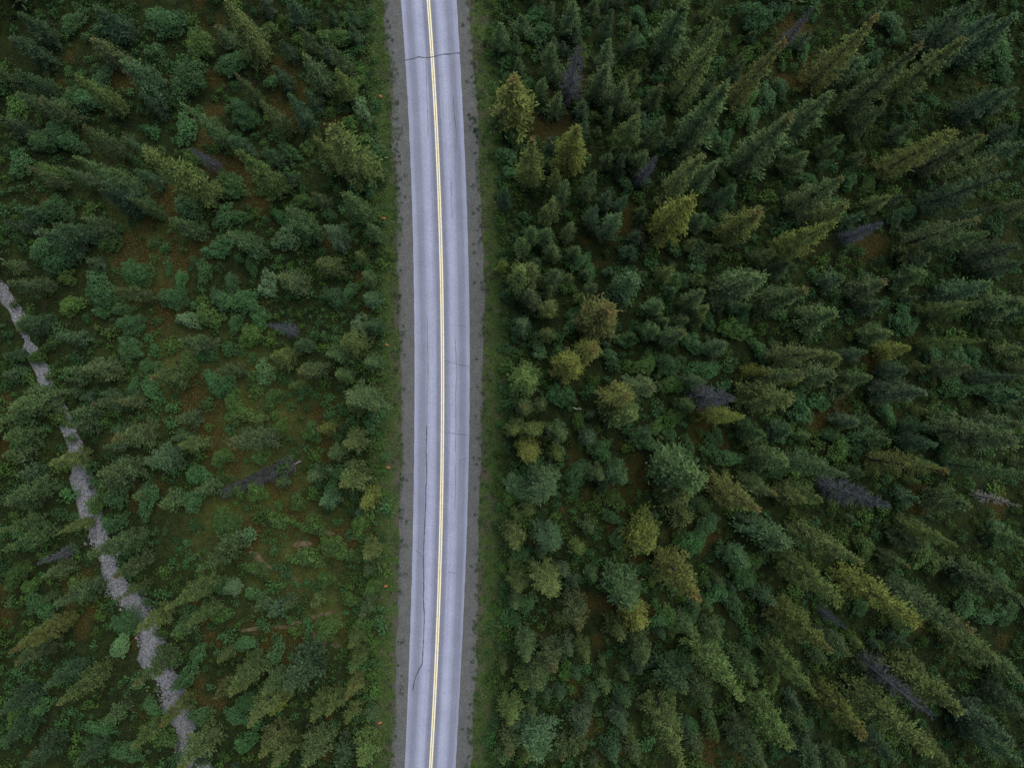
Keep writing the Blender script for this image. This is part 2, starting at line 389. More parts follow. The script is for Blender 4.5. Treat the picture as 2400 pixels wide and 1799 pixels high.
def spruce_crown(rs, h, R, fat=.75, gap=.42, dens=1.0, club=0.0, sc=1.0):
    kb = KB(); z = h * rs.uniform(.04, .08); ph = rs.uniform(0, 6)
    lob = [rs.uniform(0, 6.28) for _ in range(3)]
    while z < h * .975:
        t = z / h
        r = R * (1 - t) ** fat * (1.0 if t > .22 else .70 + 1.36 * t)
        if t > .72 and not club: r *= 1 - .9 * (t - .72)
        if club: r = max(r, R * club * math.sqrt(max(0, 1 - ((t - .86) / .14) ** 2)) if t > .72 else 0)
        r *= 1 + .13 * math.sin(2.1 * z + lob[0]) + rs.uniform(-.10, .10)
        nb = max(3, int(round((2.9 + 2.3 * r) * dens)))
        for k in range(nb):
            az = ph + 2 * math.pi * (k + rs.uniform(-.38, .38)) / nb
            L = max(.14, r * rs.uniform(.50, 1.22) * (1 + .12 * math.sin(2 * az + lob[1])))
            el0 = math.radians(-16 + 60 * t + rs.uniform(-18, 18)); droop = .28 * (1 - t) * rs.uniform(.4, 1.5)
            ca, sa = math.cos(az), math.sin(az)
            o = Vector((0, 0, z + rs.uniform(-.5, .5) * gap)); bv = min(1, max(0, rs.gauss(.5, .30)))
            def at(s):
                f = s / L
                return o + Vector((ca * s * math.cos(el0), sa * s * math.cos(el0), s * math.sin(el0) - droop * L * (f * f - .75 * f ** 4)))
            s = max(.25 * L, .10)
            while s < L * .82:
                f = s / L; p = at(s)
                for sd in (-1, 1):
                    a2 = az + sd * rs.uniform(.5, 1.1); e2 = rs.uniform(-.3, .4)
                    d = Vector((math.cos(a2) * math.cos(e2), math.sin(a2) * math.cos(e2), math.sin(e2)))
                    kb.kite(p, d, Vector((rs.gauss(0, .4), rs.gauss(0, .4), 1)).normalized(), (.20 + .20 * (1 - f)) * sc * rs.uniform(.8, 1.2), rs.uniform(.11, .17) * sc, t, bv * .75 + .25 * rs.random(), f * .4)
                s += .22 * sc * rs.uniform(.8, 1.2)
            p = at(L * .80); cr = (.22 + .22 * min(1, L)) * sc
            for q in range(22 if L > .6 else 10):                       # bushy branch end
                a2 = az + rs.gauss(0, .95); e2 = rs.uniform(-.35, 1.15)
                d = Vector((math.cos(a2) * math.cos(e2), math.sin(a2) * math.cos(e2), math.sin(e2)))
                st = p + Vector((rs.gauss(0, .45), rs.gauss(0, .45), rs.gauss(.1, .35))) * cr
                kb.kite(st, d, Vector((rs.gauss(0, .5), rs.gauss(0, .5), 1)).normalized(), cr * rs.uniform(.5, .95), rs.uniform(.085, .14) * sc, t, bv * .8 + .2 * rs.random(), rs.uniform(.4, 1))
        ph += 1.1; z += gap * rs.uniform(.75, 1.25) * (1 - .35 * t)
    for k in range(12):                                          # leader
        zz = h * (.94 + .055 * k / 12); a2 = k * 2.4
        d = Vector((math.cos(a2) * .6, math.sin(a2) * .6, .8)).normalized()
        kb.kite(Vector((0, 0, zz)), d, Vector((-d.x, -d.y, .5)), .26 * sc, .13 * sc, 1.0, .6, 1)
    return kb
def trunk_mesh(h, r, lean=0.0):
    V, F = [], []; k = 6
    pts = [Vector((lean * math.sin(i / k * 2), lean * .5 * math.sin(i / k * 3), -.4 + (h * .97 + .4) * i / k)) for i in range(k + 1)]
    tube(V, F, pts, [r * (1.25 if i == 0 else 1) * (1 - .93 * i / k) + .008 for i in range(k + 1)], 7)
    return mesh_from('trunk', [tuple(v) for v in V], F, smooth=True)

class Proto: pass
SPR = []
specs = [(15.5, 1.75, .92, .62, .95, 0), (15, 1.6, .66, .62, .95, .30), (14, 1.5, .84, .58, 1.0, 0), (16, 1.9, 1.0, .64, .92, 0), (14.5, 1.7, .62, .62, .95, .36),
         (9.5, 1.55, .90, .52, 1.0, 0), (9, 1.6, .72, .52, 1.0, .24), (8.5, 1.4, 1.0, .48, 1.05, 0), (9, 1.75, .84, .52, .98, 0),
         (5, 1.15, .90, .42, 1.05, 0), (4.5, 1.1, .80, .42, 1.05, 0), (5, 1.0, 1.05, .42, 1.05, 0)]
for i, (h, R, fat, gap, de, club) in enumerate(specs):
    rs = random.Random(40 + i); p = Proto(); p.h, p.R = h, R
    kb = spruce_crown(rs, h, R, fat, gap, de, club)
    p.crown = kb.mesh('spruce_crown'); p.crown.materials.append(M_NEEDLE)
    p.trunk = trunk_mesh(h, .011 * h + .02, .06); p.trunk.materials.append(M_BARK)
    SPR.append(p)

def shrub_kb(rs, R, h, lobes, leaves, lw=.115, ll=.165, lrs=1.0):
    kb = KB(); cs = []; a1, a2, a3 = (rs.uniform(0, 6.28) for _ in range(3)); tries = 0
    while len(cs) < lobes and tries < 4000:
        tries += 1
        a = rs.uniform(0, 6.283); f = math.sqrt(rs.random())
        Rb = R * (.80 + .20 * math.sin(2 * a + a1) + .14 * math.sin(3 * a + a2) + .08 * math.sin(5 * a + a3)); q = f * Rb * .92
        lr = rs.uniform(.24, .42) * lrs * (.8 + .2 * R)
        c = Vector((math.cos(a) * q, math.sin(a) * q, h * (1 - .55 * f * f) * rs.uniform(.60, 1.0) - lr * .5)); c.z = max(c.z, lr * .6)
        if any((c - e[0]).length < .95 * min(lr, e[1]) + .12 for e in cs): continue
        cs.append((c, lr, rs.random()))
    for c, lr, bv in cs:
        for i in range(leaves):
            zc = rs.uniform(-.5, 1); a = rs.uniform(0, 6.283); q = math.sqrt(max(0, 1 - zc * zc))
            nrm = Vector((q * math.cos(a), q * math.sin(a), zc)); rr = lr * rs.uniform(.5, 1.1)
            p = c + Vector((nrm.x * rr, nrm.y * rr, nrm.z * rr * .85))
            d = Vector((rs.gauss(nrm.x, .7), rs.gauss(nrm.y, .7), rs.gauss(.1, .5))).normalized()
            up = (nrm + Vector((rs.gauss(0, .4), rs.gauss(0, .4), .7))).normalized()
            kb.kite(p, d, up, ll * rs.uniform(.7, 1.3), lw * rs.uniform(.7, 1.3), p.z / h, bv * .6 + .4 * rs.random(), 1, .15)
    return kb, cs
def stems_mesh(cs):
    V, F = [], []
    for c, lr, b in cs:
        a = Vector((c.x * .12, c.y * .12, -.3))
        tube(V, F, [a, Vector((c.x * .45, c.y * .45, c.z * .5)), c], [.045, .035, .012], 5)
    return mesh_from('stems', [tuple(v) for v in V], F, smooth=True)
SHR = []
for i, (R, h, lo, le) in enumerate([(1.6, 2.4, 26, 64), (1.6, 2.6, 24, 66), (1.6, 2.0, 25, 64), (1.6, 2.8, 27, 64), (1.0, 1.6, 13, 58), (1.0, 1.7, 12, 60), (1.0, 1.4, 13, 58), (2.6, 3.2, 52, 70), (2.6, 3.6, 56, 68)]):
    rs = random.Random(80 + i); p = Proto(); p.h, p.R = h, R
    kb, cs = shrub_kb(rs, R, h, lo, le)
    p.crown = kb.mesh('shrub_foliage'); p.crown.materials.append(M_LEAF)
    p.trunk = stems_mesh(cs); p.trunk.materials.append(M_STEM); SHR.append(p)

# dead spruce: trunk and a fuzz of bare twigs
DEAD = []
def dead_proto(rs, h, R, fine):
    p = Proto(); p.h, p.R = h, R
    V, F, kb = [], [], KB(); z = h * .06
    while z < h * .98:
        t = z / h; r = R * ((1 - t) ** .62) * rs.uniform(.7, 1.1)
        for k in range(6 if fine else 4):
            if not fine and rs.random() < .25: continue
            az = rs.uniform(0, 6.283); L = r * rs.uniform(.55, 1.15); e = math.radians(-20 + 60 * t + rs.uniform(-20, 20))
            d = Vector((math.cos(az) * math.cos(e), math.sin(az) * math.cos(e), math.sin(e))); o = Vector((0, 0, z))
            kb.kite(o, d, Vector((0, 0, 1)), L, .055, t, rs.random(), .2, .4)
            kb.kite(o, d, Vector((-d.y, d.x, 0)), L, .05, t, rs.random(), .2, .4)
            for q in range(int((9 if fine else 5) * max(.5, L))):
                s = L * rs.uniform(.3, .98); a2 = az + rs.choice((-1, 1)) * rs.uniform(.4, 1.2); e2 = e + rs.uniform(-.6, .5)
                d2 = Vector((math.cos(a2) * math.cos(e2), math.sin(a2) * math.cos(e2), math.sin(e2)))
                kb.kite(o + d * s, d2, Vector((rs.gauss(0, .5), rs.gauss(0, .5), 1)).normalized(), rs.uniform(.18, .5) * (1.2 - .6 * t), .035, t, rs.random(), .2, .3)
        z += .30 * rs.uniform(.7, 1.3)
    p.crown = kb.mesh('bare_branches'); p.crown.materials.append(M_DEAD)
    p.trunk = trunk_mesh(h, .012 * h + .02, .1); p.trunk.materials.append(mat_bark('grey_dead_bark', (.10, .095, .10), (.20, .19, .195)) if not DEAD else DEAD[0].trunk.materials[0])
    return p
for i, fine in enumerate((True, True, False)): DEAD.append(dead_proto(random.Random(60 + i), 11, 1.5, fine))

# ------------------------------------------------------------------ trees read off the photograph, tile by tile
# (tip x, tip y, crown foot x, crown foot y, crown width, colour) in enlarged-tile units of 600/1658 photo pixels
T = {}
T[(0, 0)] = [(590,250,800,400,150,'n'),(470,490,760,720,150,'y'),(250,630,450,830,160,'n'),(80,450,350,600,120,'d'),(100,590,330,760,120,'o'),(800,400,1040,590,200,'d'),(900,600,1060,720,120,'d'),(1170,650,1480,850,150,'o'),(520,830,800,1000,130,'n'),(780,880,960,1050,100,'o'),(920,990,1360,1290,220,'y'),(460,1010,900,1230,160,'o'),(170,1090,400,1190,110,'n'),(400,1080,620,1200,110,'o'),(660,1180,1020,1290,170,'d'),(1480,890,1600,950,100,'d'),(30,1410,250,1500,100,'d'),(530,1410,760,1530,120,'o'),(1080,1410,1300,1600,150,'o'),(340,1440,640,1580,150,'d'),(230,1500,560,1640,170,'b'),(1480,1500,1658,1600,120,'o'),(640,1240,920,1340,130,'d'),(860,1290,1060,1400,130,'o'),(80,1330,300,1400,110,'d'),(120,80,330,260,170,'d'),(60,230,300,420,160,'d'),(620,40,800,230,180,'d'),(0,760,180,880,130,'d'),(880,1100,1060,1180,100,'d')]
T[(500, 0)] = [(50,10,330,320,210,'y'),(570,160,700,300,110,'n'),(570,310,760,520,180,'o'),(440,260,520,370,90,'d'),(380,410,520,520,110,'d'),(130,480,320,640,100,'n'),(290,630,480,820,140,'y'),(470,610,640,800,150,'d'),(780,290,950,440,130,'o'),(800,450,950,600,140,'y'),(600,580,700,680,110,'d'),(750,60,800,120,70,'d'),(880,60,950,140,90,'d'),(880,160,970,250,90,'d'),(760,800,980,1100,250,'y'),(650,890,780,1100,130,'y'),(110,880,260,960,110,'d'),(150,980,430,1230,170,'y'),(450,1110,540,1170,80,'d'),(650,1240,760,1320,90,'o'),(850,1240,980,1450,140,'o'),(480,1350,680,1500,130,'o'),(100,1510,320,1640,150,'o'),(720,1460,850,1600,130,'b'),(510,1410,700,1520,140,'o'),(500,0,620,130,130,'d'),(900,1620,980,1700,90,'y'),(310,940,460,1010,110,'d'),(980,1440,1100,1560,120,'o')]
T[(1000, 0)] = [(810,20,830,130,70,'o'),(620,90,620,200,110,'o'),(580,220,580,350,80,'o'),(960,0,930,200,140,'o'),(1090,0,1060,110,80,'o'),(970,170,970,260,80,'d'),(1200,60,1170,240,80,'d'),(820,290,790,480,130,'o'),(890,270,890,350,60,'d'),(1190,270,1120,450,130,'o'),(750,510,740,640,90,'o'),(570,510,560,760,240,'m'),(1160,440,1140,640,150,'o'),(1290,520,1280,720,130,'o'),(1200,700,1180,800,60,'o'),(600,380,590,470,80,'o'),(840,620,830,740,100,'o'),(690,900,660,1170,140,'m'),(970,840,960,1080,200,'Y'),(1360,760,1240,930,160,'y'),(1520,760,1430,950,120,'o'),(830,880,810,980,90,'d'),(850,1110,790,1220,110,'y'),(900,1160,890,1320,120,'o'),(1080,1110,1050,1280,110,'o'),(1180,1000,1160,1080,90,'o'),(1310,940,1240,1020,90,'o'),(1280,1020,1240,1110,80,'d'),(810,1290,790,1420,120,'y'),(1190,1240,1180,1350,80,'d'),(1290,1260,1250,1360,80,'d'),(1110,1330,1090,1480,90,'d'),(1240,1390,1220,1540,130,'b'),(940,1440,940,1540,100,'o'),(690,1470,670,1550,110,'o'),(780,1470,790,1560,110,'o'),(630,1540,620,1640,120,'o'),(500,1210,500,1330,100,'d'),(830,1590,820,1650,100,'o'),(980,1590,970,1660,90,'o')]
T[(1400, 0)] = [(590,-20,430,320,200,'o'),(740,0,690,110,60,'y'),(780,190,520,600,170,'y'),(770,120,600,330,120,'n'),(1200,240,900,640,150,'m'),(830,540,570,900,210,'o'),(1550,580,1300,880,170,'o'),(1290,730,930,1070,210,'n'),(960,380,890,480,70,'d'),(1030,190,960,240,60,'d'),(660,1000,480,1260,170,'y'),(790,1020,680,1270,130,'o'),(640,1270,420,1530,190,'Y'),(1080,1350,860,1540,170,'m'),(1360,990,1220,1100,130,'o'),(1540,1020,1440,1100,60,'o'),(1600,870,1450,980,100,'o'),(1610,1140,1280,1330,170,'n'),(1640,1320,1380,1420,150,'y'),(1560,1440,1150,1560,180,'Y'),(890,1210,770,1330,120,'d'),(1250,900,1180,1040,110,'o'),(1160,1610,1000,1650,100,'o')]
T[(1800, 0)] = [(710,120,300,500,200,'m'),(1020,290,500,690,170,'n'),(1290,250,800,600,180,'y'),(770,690,560,850,110,'o'),(1220,830,760,1090,150,'Y'),(1420,860,1000,1060,150,'n'),(1500,1010,1150,1160,130,'y'),(1530,1100,1000,1280,170,'d'),(960,780,780,880,90,'d'),(1550,560,1250,720,160,'d'),(1640,560,1400,680,120,'d'),(1480,80,1000,330,200,'d'),(1620,100,1200,280,180,'d'),(1330,10,950,230,160,'d'),(640,990,560,1060,80,'o'),(880,1260,740,1300,70,'b'),(1360,1410,900,1560,160,'n'),(1400,1490,1050,1640,150,'o'),(1640,1570,1300,1658,150,'d'),(980,1600,850,1640,110,'y'),(1500,1320,1000,1380,80,'d'),(1640,800,1480,870,100,'d'),(1658,930,1350,1100,150,'d'),(630,1380,490,1440,80,'d')]
T[(0, 600)] = [(20,150,340,220,130,'o'),(735,205,1000,290,130,'n'),(350,515,560,550,100,'b'),(540,720,770,790,180,'o'),(405,745,560,760,90,'o'),(410,800,580,790,80,'o'),(1160,550,1380,610,150,'o'),(1370,720,1590,720,130,'o'),(980,780,1200,850,160,'n'),(340,880,520,870,70,'o'),(600,950,900,1000,120,'n'),(780,940,960,950,90,'n'),(430,1020,640,1010,110,'o'),(430,1100,640,1080,110,'o'),(755,1165,1050,1170,150,'n'),(720,1130,860,1120,80,'b'),(670,1240,850,1210,80,'b'),(950,1330,1200,1290,150,'b'),(1160,1240,1340,1190,140,'y'),(1130,1180,1260,1150,100,'o'),(1140,1060,1290,1020,100,'o'),(300,1340,560,1250,140,'y'),(630,1420,960,1360,190,'o'),(660,1480,860,1470,150,'o'),(1030,1610,1190,1540,130,'o'),(1270,1520,1420,1460,110,'o'),(880,1560,1000,1500,110,'o'),(30,970,340,850,200,'o'),(130,870,330,820,110,'o'),(0,1060,230,1000,150,'o'),(0,1180,260,1130,140,'o'),(0,1290,230,1230,130,'o'),(100,1420,270,1370,120,'b'),(20,1560,350,1450,160,'o'),(10,1630,300,1580,120,'o'),(0,640,120,620,100,'d'),(0,760,110,740,100,'d'),(90,430,340,430,150,'d'),(0,40,170,50,90,'o'),(560,30,680,60,100,'d'),(640,900,780,920,80,'d'),(500,920,620,920,80,'d')]
T[(500, 600)] = [(680,10,810,90,140,'y'),(430,130,590,200,170,'o'),(960,110,1040,170,110,'o'),(980,250,1060,290,110,'b'),(740,620,880,640,150,'o'),(840,540,1000,570,170,'y'),(400,640,540,620,140,'y'),(520,560,630,600,120,'d'),(560,730,720,740,150,'n'),(790,760,900,750,110,'o'),(980,680,1100,660,120,'o'),(900,930,1080,930,200,'o'),(860,970,1000,1010,150,'y'),(690,1120,770,1110,90,'m'),(90,1230,430,1060,150,'n'),(850,1220,990,1170,140,'y'),(750,1290,860,1270,120,'o'),(610,1440,710,1410,110,'o'),(830,1470,1000,1400,180,'y'),(960,1610,1080,1580,130,'Y'),(690,1620,800,1560,120,'b'),(410,1480,490,1440,90,'o'),(1000,430,1110,400,130,'d')]
T[(1000, 600)] = [(600,90,600,90,160,'y'),(690,70,680,80,140,'y'),(480,30,500,30,70,'Y'),(830,100,830,110,130,'o'),(930,120,930,120,60,'y'),(690,240,690,240,130,'o'),(800,190,800,190,80,'o'),(810,310,800,340,120,'y'),(1090,180,1080,190,90,'o'),(1010,250,1010,250,70,'y'),(1340,140,1290,200,180,'b'),(1170,340,1170,350,220,'m'),(1520,300,1480,330,130,'o'),(1490,470,1440,470,120,'o'),(1080,590,1000,580,160,'m'),(950,700,950,700,180,'Y'),(620,420,620,420,110,'b'),(800,490,800,490,100,'y'),(640,790,640,790,200,'y'),(1340,910,1180,870,190,'m'),(1340,1030,1200,1010,170,'y'),(1480,840,1330,790,160,'n'),(630,990,630,990,120,'n'),(740,970,740,970,90,'o'),(570,1130,570,1130,120,'y'),(690,1150,690,1150,120,'y'),(670,1280,640,1260,150,'Y'),(870,1170,860,1150,140,'o'),(870,1300,860,1270,110,'y'),(1080,1190,1080,1190,110,'b'),(760,1550,740,1520,200,'b'),(1280,1440,1230,1390,150,'b'),(1130,1440,1130,1440,110,'o'),(840,1420,840,1420,60,'y')]
T[(1400, 600)] = [(1050,110,800,200,190,'o'),(1340,210,1050,280,170,'n'),(720,250,540,290,120,'o'),(710,340,600,380,110,'y'),(600,390,500,410,100,'o'),(580,480,420,540,130,'n'),(690,410,610,440,90,'y'),(830,580,720,600,110,'b'),(1250,40,1130,80,110,'o'),(1540,370,1340,430,160,'o'),(1440,620,1150,610,160,'y'),(1570,670,1430,620,110,'y'),(1330,770,1000,730,110,'n'),(1150,740,960,720,90,'Y'),(1300,800,1180,770,100,'Y'),(1550,760,1330,790,170,'o'),(1240,910,960,890,190,'y'),(1000,1070,730,1040,130,'Y'),(680,800,560,780,90,'b'),(1080,1150,930,1140,120,'o'),(1250,1140,1150,1120,130,'d'),(1380,1170,1300,1150,80,'o'),(1230,1330,1020,1280,150,'o'),(640,1480,420,1330,240,'o'),(580,1580,430,1520,180,'y'),(1080,1630,750,1450,190,'m'),(1170,1540,950,1420,130,'n'),(1480,1580,1300,1480,130,'y'),(1360,1590,1200,1490,120,'y'),(1640,1420,1270,1250,140,'o'),(1600,130,1480,150,120,'b'),(1640,870,1520,880,110,'o')]
T[(1800, 600)] = [(790,150,570,220,150,'n'),(1040,100,830,170,150,'o'),(1460,190,1120,240,170,'b'),(1390,295,1000,330,100,'y'),(1310,360,1040,410,70,'y'),(1658,300,1400,400,170,'o'),(760,300,600,320,110,'d'),(800,490,620,530,130,'o'),(1400,525,950,550,90,'y'),(920,600,720,650,120,'Y'),(640,630,480,640,100,'d'),(1040,720,920,720,70,'y'),(1330,715,1060,720,120,'n'),(660,790,480,810,120,'o'),(540,870,420,870,80,'o'),(1030,880,700,890,150,'b'),(900,740,720,760,120,'d'),(1650,780,1300,770,110,'d'),(1658,1180,1150,1080,200,'o'),(1658,1100,1330,1020,130,'o'),(1658,1440,1160,1330,120,'o'),(1210,1430,680,1320,160,'m'),(1110,1370,930,1320,100,'o'),(790,1190,660,1170,100,'o'),(610,1070,460,1050,110,'b'),(1090,1220,850,1250,110,'d'),(1110,1110,870,1090,90,'d'),(990,1580,830,1520,100,'d'),(1310,1620,1050,1540,170,'o'),(1658,590,1480,610,90,'y'),(1650,30,1400,60,130,'d'),(1060,10,900,30,120,'o'),(1650,900,1480,930,130,'d'),(640,1410,540,1370,90,'o')]
T[(0, 1199)] = [(0,230,380,90,150,'o'),(0,130,300,20,110,'o'),(370,130,600,60,90,'y'),(260,420,500,350,110,'o'),(590,290,1000,180,150,'o'),(730,400,1000,290,140,'n'),(740,570,980,490,70,'y'),(900,760,1100,650,120,'y'),(890,1100,1120,900,150,'n'),(1020,1390,1230,1200,120,'m'),(1090,630,1380,450,170,'y'),(1230,720,1420,600,110,'y'),(1300,370,1550,230,150,'o'),(350,610,640,520,150,'o'),(30,910,450,720,150,'m'),(110,980,370,850,140,'n'),(380,1220,700,1050,170,'y'),(280,1150,560,1000,150,'d'),(1420,960,1480,900,70,'y'),(1500,1160,1658,1020,150,'y'),(1170,1640,1400,1420,200,'y'),(860,1530,1080,1380,150,'y'),(680,1370,800,1290,110,'o'),(0,1500,250,1350,160,'d'),(0,1300,250,1180,150,'d'),(150,1640,400,1450,150,'d'),(480,1640,700,1480,130,'d'),(150,840,400,700,120,'o')]
T[(500, 1199)] = [(40,240,170,250,170,'o'),(980,290,1080,220,140,'y'),(980,410,1050,370,90,'o'),(270,640,370,570,100,'o'),(370,670,460,600,120,'b'),(460,620,540,570,80,'o'),(650,600,720,560,90,'y'),(940,690,1010,560,110,'o'),(880,880,990,790,120,'y'),(880,1030,980,900,110,'y'),(40,960,120,890,90,'y'),(120,1160,330,950,150,'y'),(340,1180,470,1050,140,'o'),(500,1150,700,950,230,'d'),(210,1400,480,1170,180,'y'),(370,1310,500,1190,120,'Y'),(640,1350,790,1200,140,'y'),(740,1320,870,1180,130,'y'),(870,1200,980,1090,110,'m'),(860,1370,940,1250,90,'y'),(300,1590,480,1400,150,'y'),(390,1640,560,1500,150,'y'),(590,1640,720,1420,200,'o'),(940,1640,1000,1480,170,'y'),(1000,1360,1040,1280,90,'o'),(800,1640,850,1500,150,'d')]
T[(1000, 1199)] = [(570,220,570,140,150,'y'),(800,250,780,140,170,'b'),(740,300,740,260,70,'d'),(990,260,1000,210,90,'y'),(1060,130,1050,110,100,'o'),(1470,210,1430,60,210,'Y'),(780,550,760,370,160,'y'),(890,410,880,350,70,'b'),(960,470,950,420,80,'d'),(570,640,560,540,90,'o'),(990,740,950,560,180,'n'),(1330,580,1270,380,220,'o'),(1390,750,1360,600,190,'Y'),(640,970,640,800,140,'o'),(820,1040,810,850,160,'n'),(930,920,920,820,90,'b'),(1040,990,1020,830,90,'y'),(980,1080,985,1010,70,'d'),(1430,970,1390,780,150,'o'),(1260,800,1220,700,120,'y'),(640,1150,640,1040,120,'y'),(720,1130,700,970,150,'o'),(1160,1160,1130,1090,80,'o'),(870,1210,860,1150,70,'d'),(1080,1220,1070,1150,80,'b'),(540,1380,540,1220,130,'y'),(680,1330,670,1270,70,'o'),(720,1620,720,1370,200,'b'),(540,1580,530,1430,130,'n'),(1030,1440,1040,1260,150,'b'),(880,1600,880,1480,110,'n'),(970,1570,960,1480,100,'n'),(1020,1540,1020,1450,80,'n'),(1280,1440,1240,1270,110,'b'),(1290,1090,1280,1030,70,'o'),(640,1630,650,1560,70,'y'),(1220,1620,1200,1500,110,'b'),(1300,1260,1270,1150,90,'d'),(590,510,590,430,130,'y'),(1390,1050,1370,960,90,'d'),(500,1640,500,1560,100,'o')]
T[(1400, 1199)] = [(580,60,520,30,120,'y'),(660,550,440,280,190,'m'),(960,350,860,230,150,'b'),(1230,210,1050,60,220,'b'),(1600,540,1220,290,160,'y'),(1530,920,1160,620,180,'m'),(1640,930,1480,760,130,'o'),(920,1200,620,820,220,'y'),(1040,1100,880,930,150,'o'),(550,1170,430,990,210,'d'),(500,1260,440,1130,110,'y'),(600,1658,340,1210,190,'y'),(740,1260,650,1080,140,'o'),(1450,1200,1120,870,160,'y'),(1240,1540,1000,1230,180,'y'),(1080,1658,830,1390,180,'o'),(1350,1410,1240,1270,100,'o'),(1310,1270,1230,1190,80,'b'),(1480,980,1420,940,80,'o'),(760,1390,700,1290,80,'o'),(780,1480,720,1420,80,'y'),(800,830,740,680,130,'o'),(610,800,540,680,120,'o'),(1150,600,1070,520,110,'b'),(1430,1650,1320,1500,150,'d')]
T[(1800, 1199)] = [(640,350,220,100,190,'y'),(990,700,450,400,180,'Y'),(1340,790,800,420,220,'n'),(1240,210,880,40,120,'y'),(1020,230,860,140,150,'o'),(1658,540,1230,330,180,'o'),(1510,960,1150,790,180,'y'),(1260,1300,880,920,230,'y'),(650,1460,350,1160,150,'m'),(1050,1600,540,1060,200,'y'),(1658,1100,1480,930,140,'o'),(1430,1510,1200,1350,120,'d'),(1658,1300,1400,1130,150,'d'),(1600,1500,1250,1200,200,'d'),(830,1640,600,1450,150,'d'),(300,1640,200,1520,120,'d'),(1658,1640,1300,1400,180,'d'),(1180,1640,960,1500,130,'y'),(620,880,540,830,60,'y'),(1658,200,1430,130,130,'o')]
DEADS = [(1000,0,990,300,990,640,150,0),(1000,0,1490,1010,1370,1170,100,1),(1400,0,1400,50,1200,300,100,0),(1800,0,750,1440,520,1570,120,1),(1400,600,880,920,640,900,160,0),(1800,600,800,1620,400,1470,170,1),(1800,600,1640,1615,1330,1530,90,2),(1800,1199,1090,1340,640,930,150,0),(1400,1199,1620,760,1440,640,70,1),(0,0,1220,950,1440,1030,90,1),(500,600,350,440,540,420,90,1),(0,1199,230,340,450,230,90,0)]
DEAD_LABELS = ['bushy purple-grey dead spruce between green spruces, upper right of the road', 'small grey dead spruce leaning away from the road, below the bushy dead one', 'slim purple-grey dead spruce near the top edge, far right of the road', 'purple-grey dead spruce among tall spruces toward the right edge, upper half', 'grey dead spruce with bare radiating branches beside a bright yellow-green spruce', 'broad blue-grey dead spruce in the right-hand forest, middle lower part', 'bare silver dead snag at the right edge of the photo', 'large dark blue-grey dead spruce beside a tall green one, lower right corner', 'thin purple-grey dead spruce at the side of a coned spruce, lower right', 'blue-grey dead spruce in the upper left forest', 'small dark blue-grey dead spruce in the open thicket left of the road', 'dark blue-grey dead spruce left of the gravel creek bed']
# shrubs: (x, y, radius, colour)
S = {}
S[(0,0)] = [(1200,500,150,'t'),(1050,130,130,'t'),(650,500,80,'t'),(450,640,100,'t'),(1190,820,90,'t'),(380,870,130,'t'),(240,900,100,'t'),(1560,720,110,'t'),(1480,1180,90,'g'),(1200,1330,90,'t'),(1400,1600,90,'t'),(330,1330,110,'t'),(100,1050,90,'t'),(300,1600,150,'t'),(1280,280,120,'g'),(1480,400,90,'t'),(460,130,80,'t'),(640,190,50,'t'),(560,640,90,'t'),(1240,1020,70,'g'),(980,850,50,'t'),(300,1100,80,'g'),(80,700,90,'g'),(1000,330,70,'t'),(700,1550,80,'g')]
S[(500,0)] = [(950,700,70,'p'),(930,650,50,'p'),(740,720,40,'g'),(190,740,80,'t'),(110,400,70,'t'),(370,520,50,'t'),(470,960,70,'t'),(600,930,60,'g'),(110,1200,80,'t'),(1030,1070,50,'g'),(1010,1200,60,'t'),(560,1300,70,'g'),(740,1380,50,'t'),(430,1400,60,'t'),(460,1540,90,'p'),(160,1400,60,'t'),(60,1400,80,'t'),(640,850,60,'g'),(720,230,60,'g'),(830,230,80,'g'),(1100,1630,60,'g'),(1050,1400,50,'g'),(820,1480,50,'t'),(540,240,40,'g'),(880,780,60,'g'),(980,900,50,'g'),(920,520,50,'g'),(350,190,70,'g'),(1040,1300,45,'g')]
S[(1000,0)] = [(520,1000,70,'t'),(540,1110,50,'t'),(700,80,70,'t'),(750,200,80,'t'),(520,380,50,'t'),(650,530,50,'t'),(860,550,40,'t'),(560,870,70,'g'),(1380,90,60,'t'),(1370,260,60,'t'),(1510,470,60,'t'),(1370,480,50,'t'),(1060,750,50,'g'),(1010,720,70,'t'),(780,1040,60,'t'),(1290,1180,50,'t'),(1410,1180,50,'t'),(1540,960,50,'t'),(590,1260,50,'g'),(490,1400,50,'g'),(640,1400,50,'t'),(560,1540,50,'t'),(1040,1360,50,'t'),(1070,1480,40,'t'),(910,1380,40,'t'),(710,1210,50,'t'),(960,650,60,'g'),(520,200,60,'g'),(600,820,50,'g'),(470,60,50,'g'),(1560,1150,50,'t')]
S[(1400,0)] = [(1040,90,120,'t'),(1180,60,80,'t'),(990,330,50,'g'),(800,380,40,'t'),(1110,620,80,'t'),(1200,560,60,'t'),(920,740,80,'g'),(770,900,80,'t'),(850,880,60,'t'),(1340,320,60,'t'),(850,1040,60,'t'),(850,1150,60,'g'),(1370,1150,60,'t'),(730,1440,60,'t'),(500,1590,60,'t'),(660,1600,70,'t'),(1640,1130,50,'t'),(1010,760,70,'t'),(1000,620,60,'g')]
S[(1800,0)] = [(800,140,80,'t'),(840,230,60,'t'),(600,420,80,'t'),(700,360,60,'t'),(1540,320,90,'t'),(1440,380,50,'t'),(540,1160,60,'t'),(660,1200,60,'g'),(900,1370,70,'t'),(830,1420,60,'t'),(920,750,50,'t'),(850,850,60,'t'),(1420,740,50,'t'),(1460,480,40,'t'),(700,1000,40,'g'),(1500,1450,80,'t'),(490,1410,50,'t'),(650,1320,50,'t'),(1560,440,70,'t')]
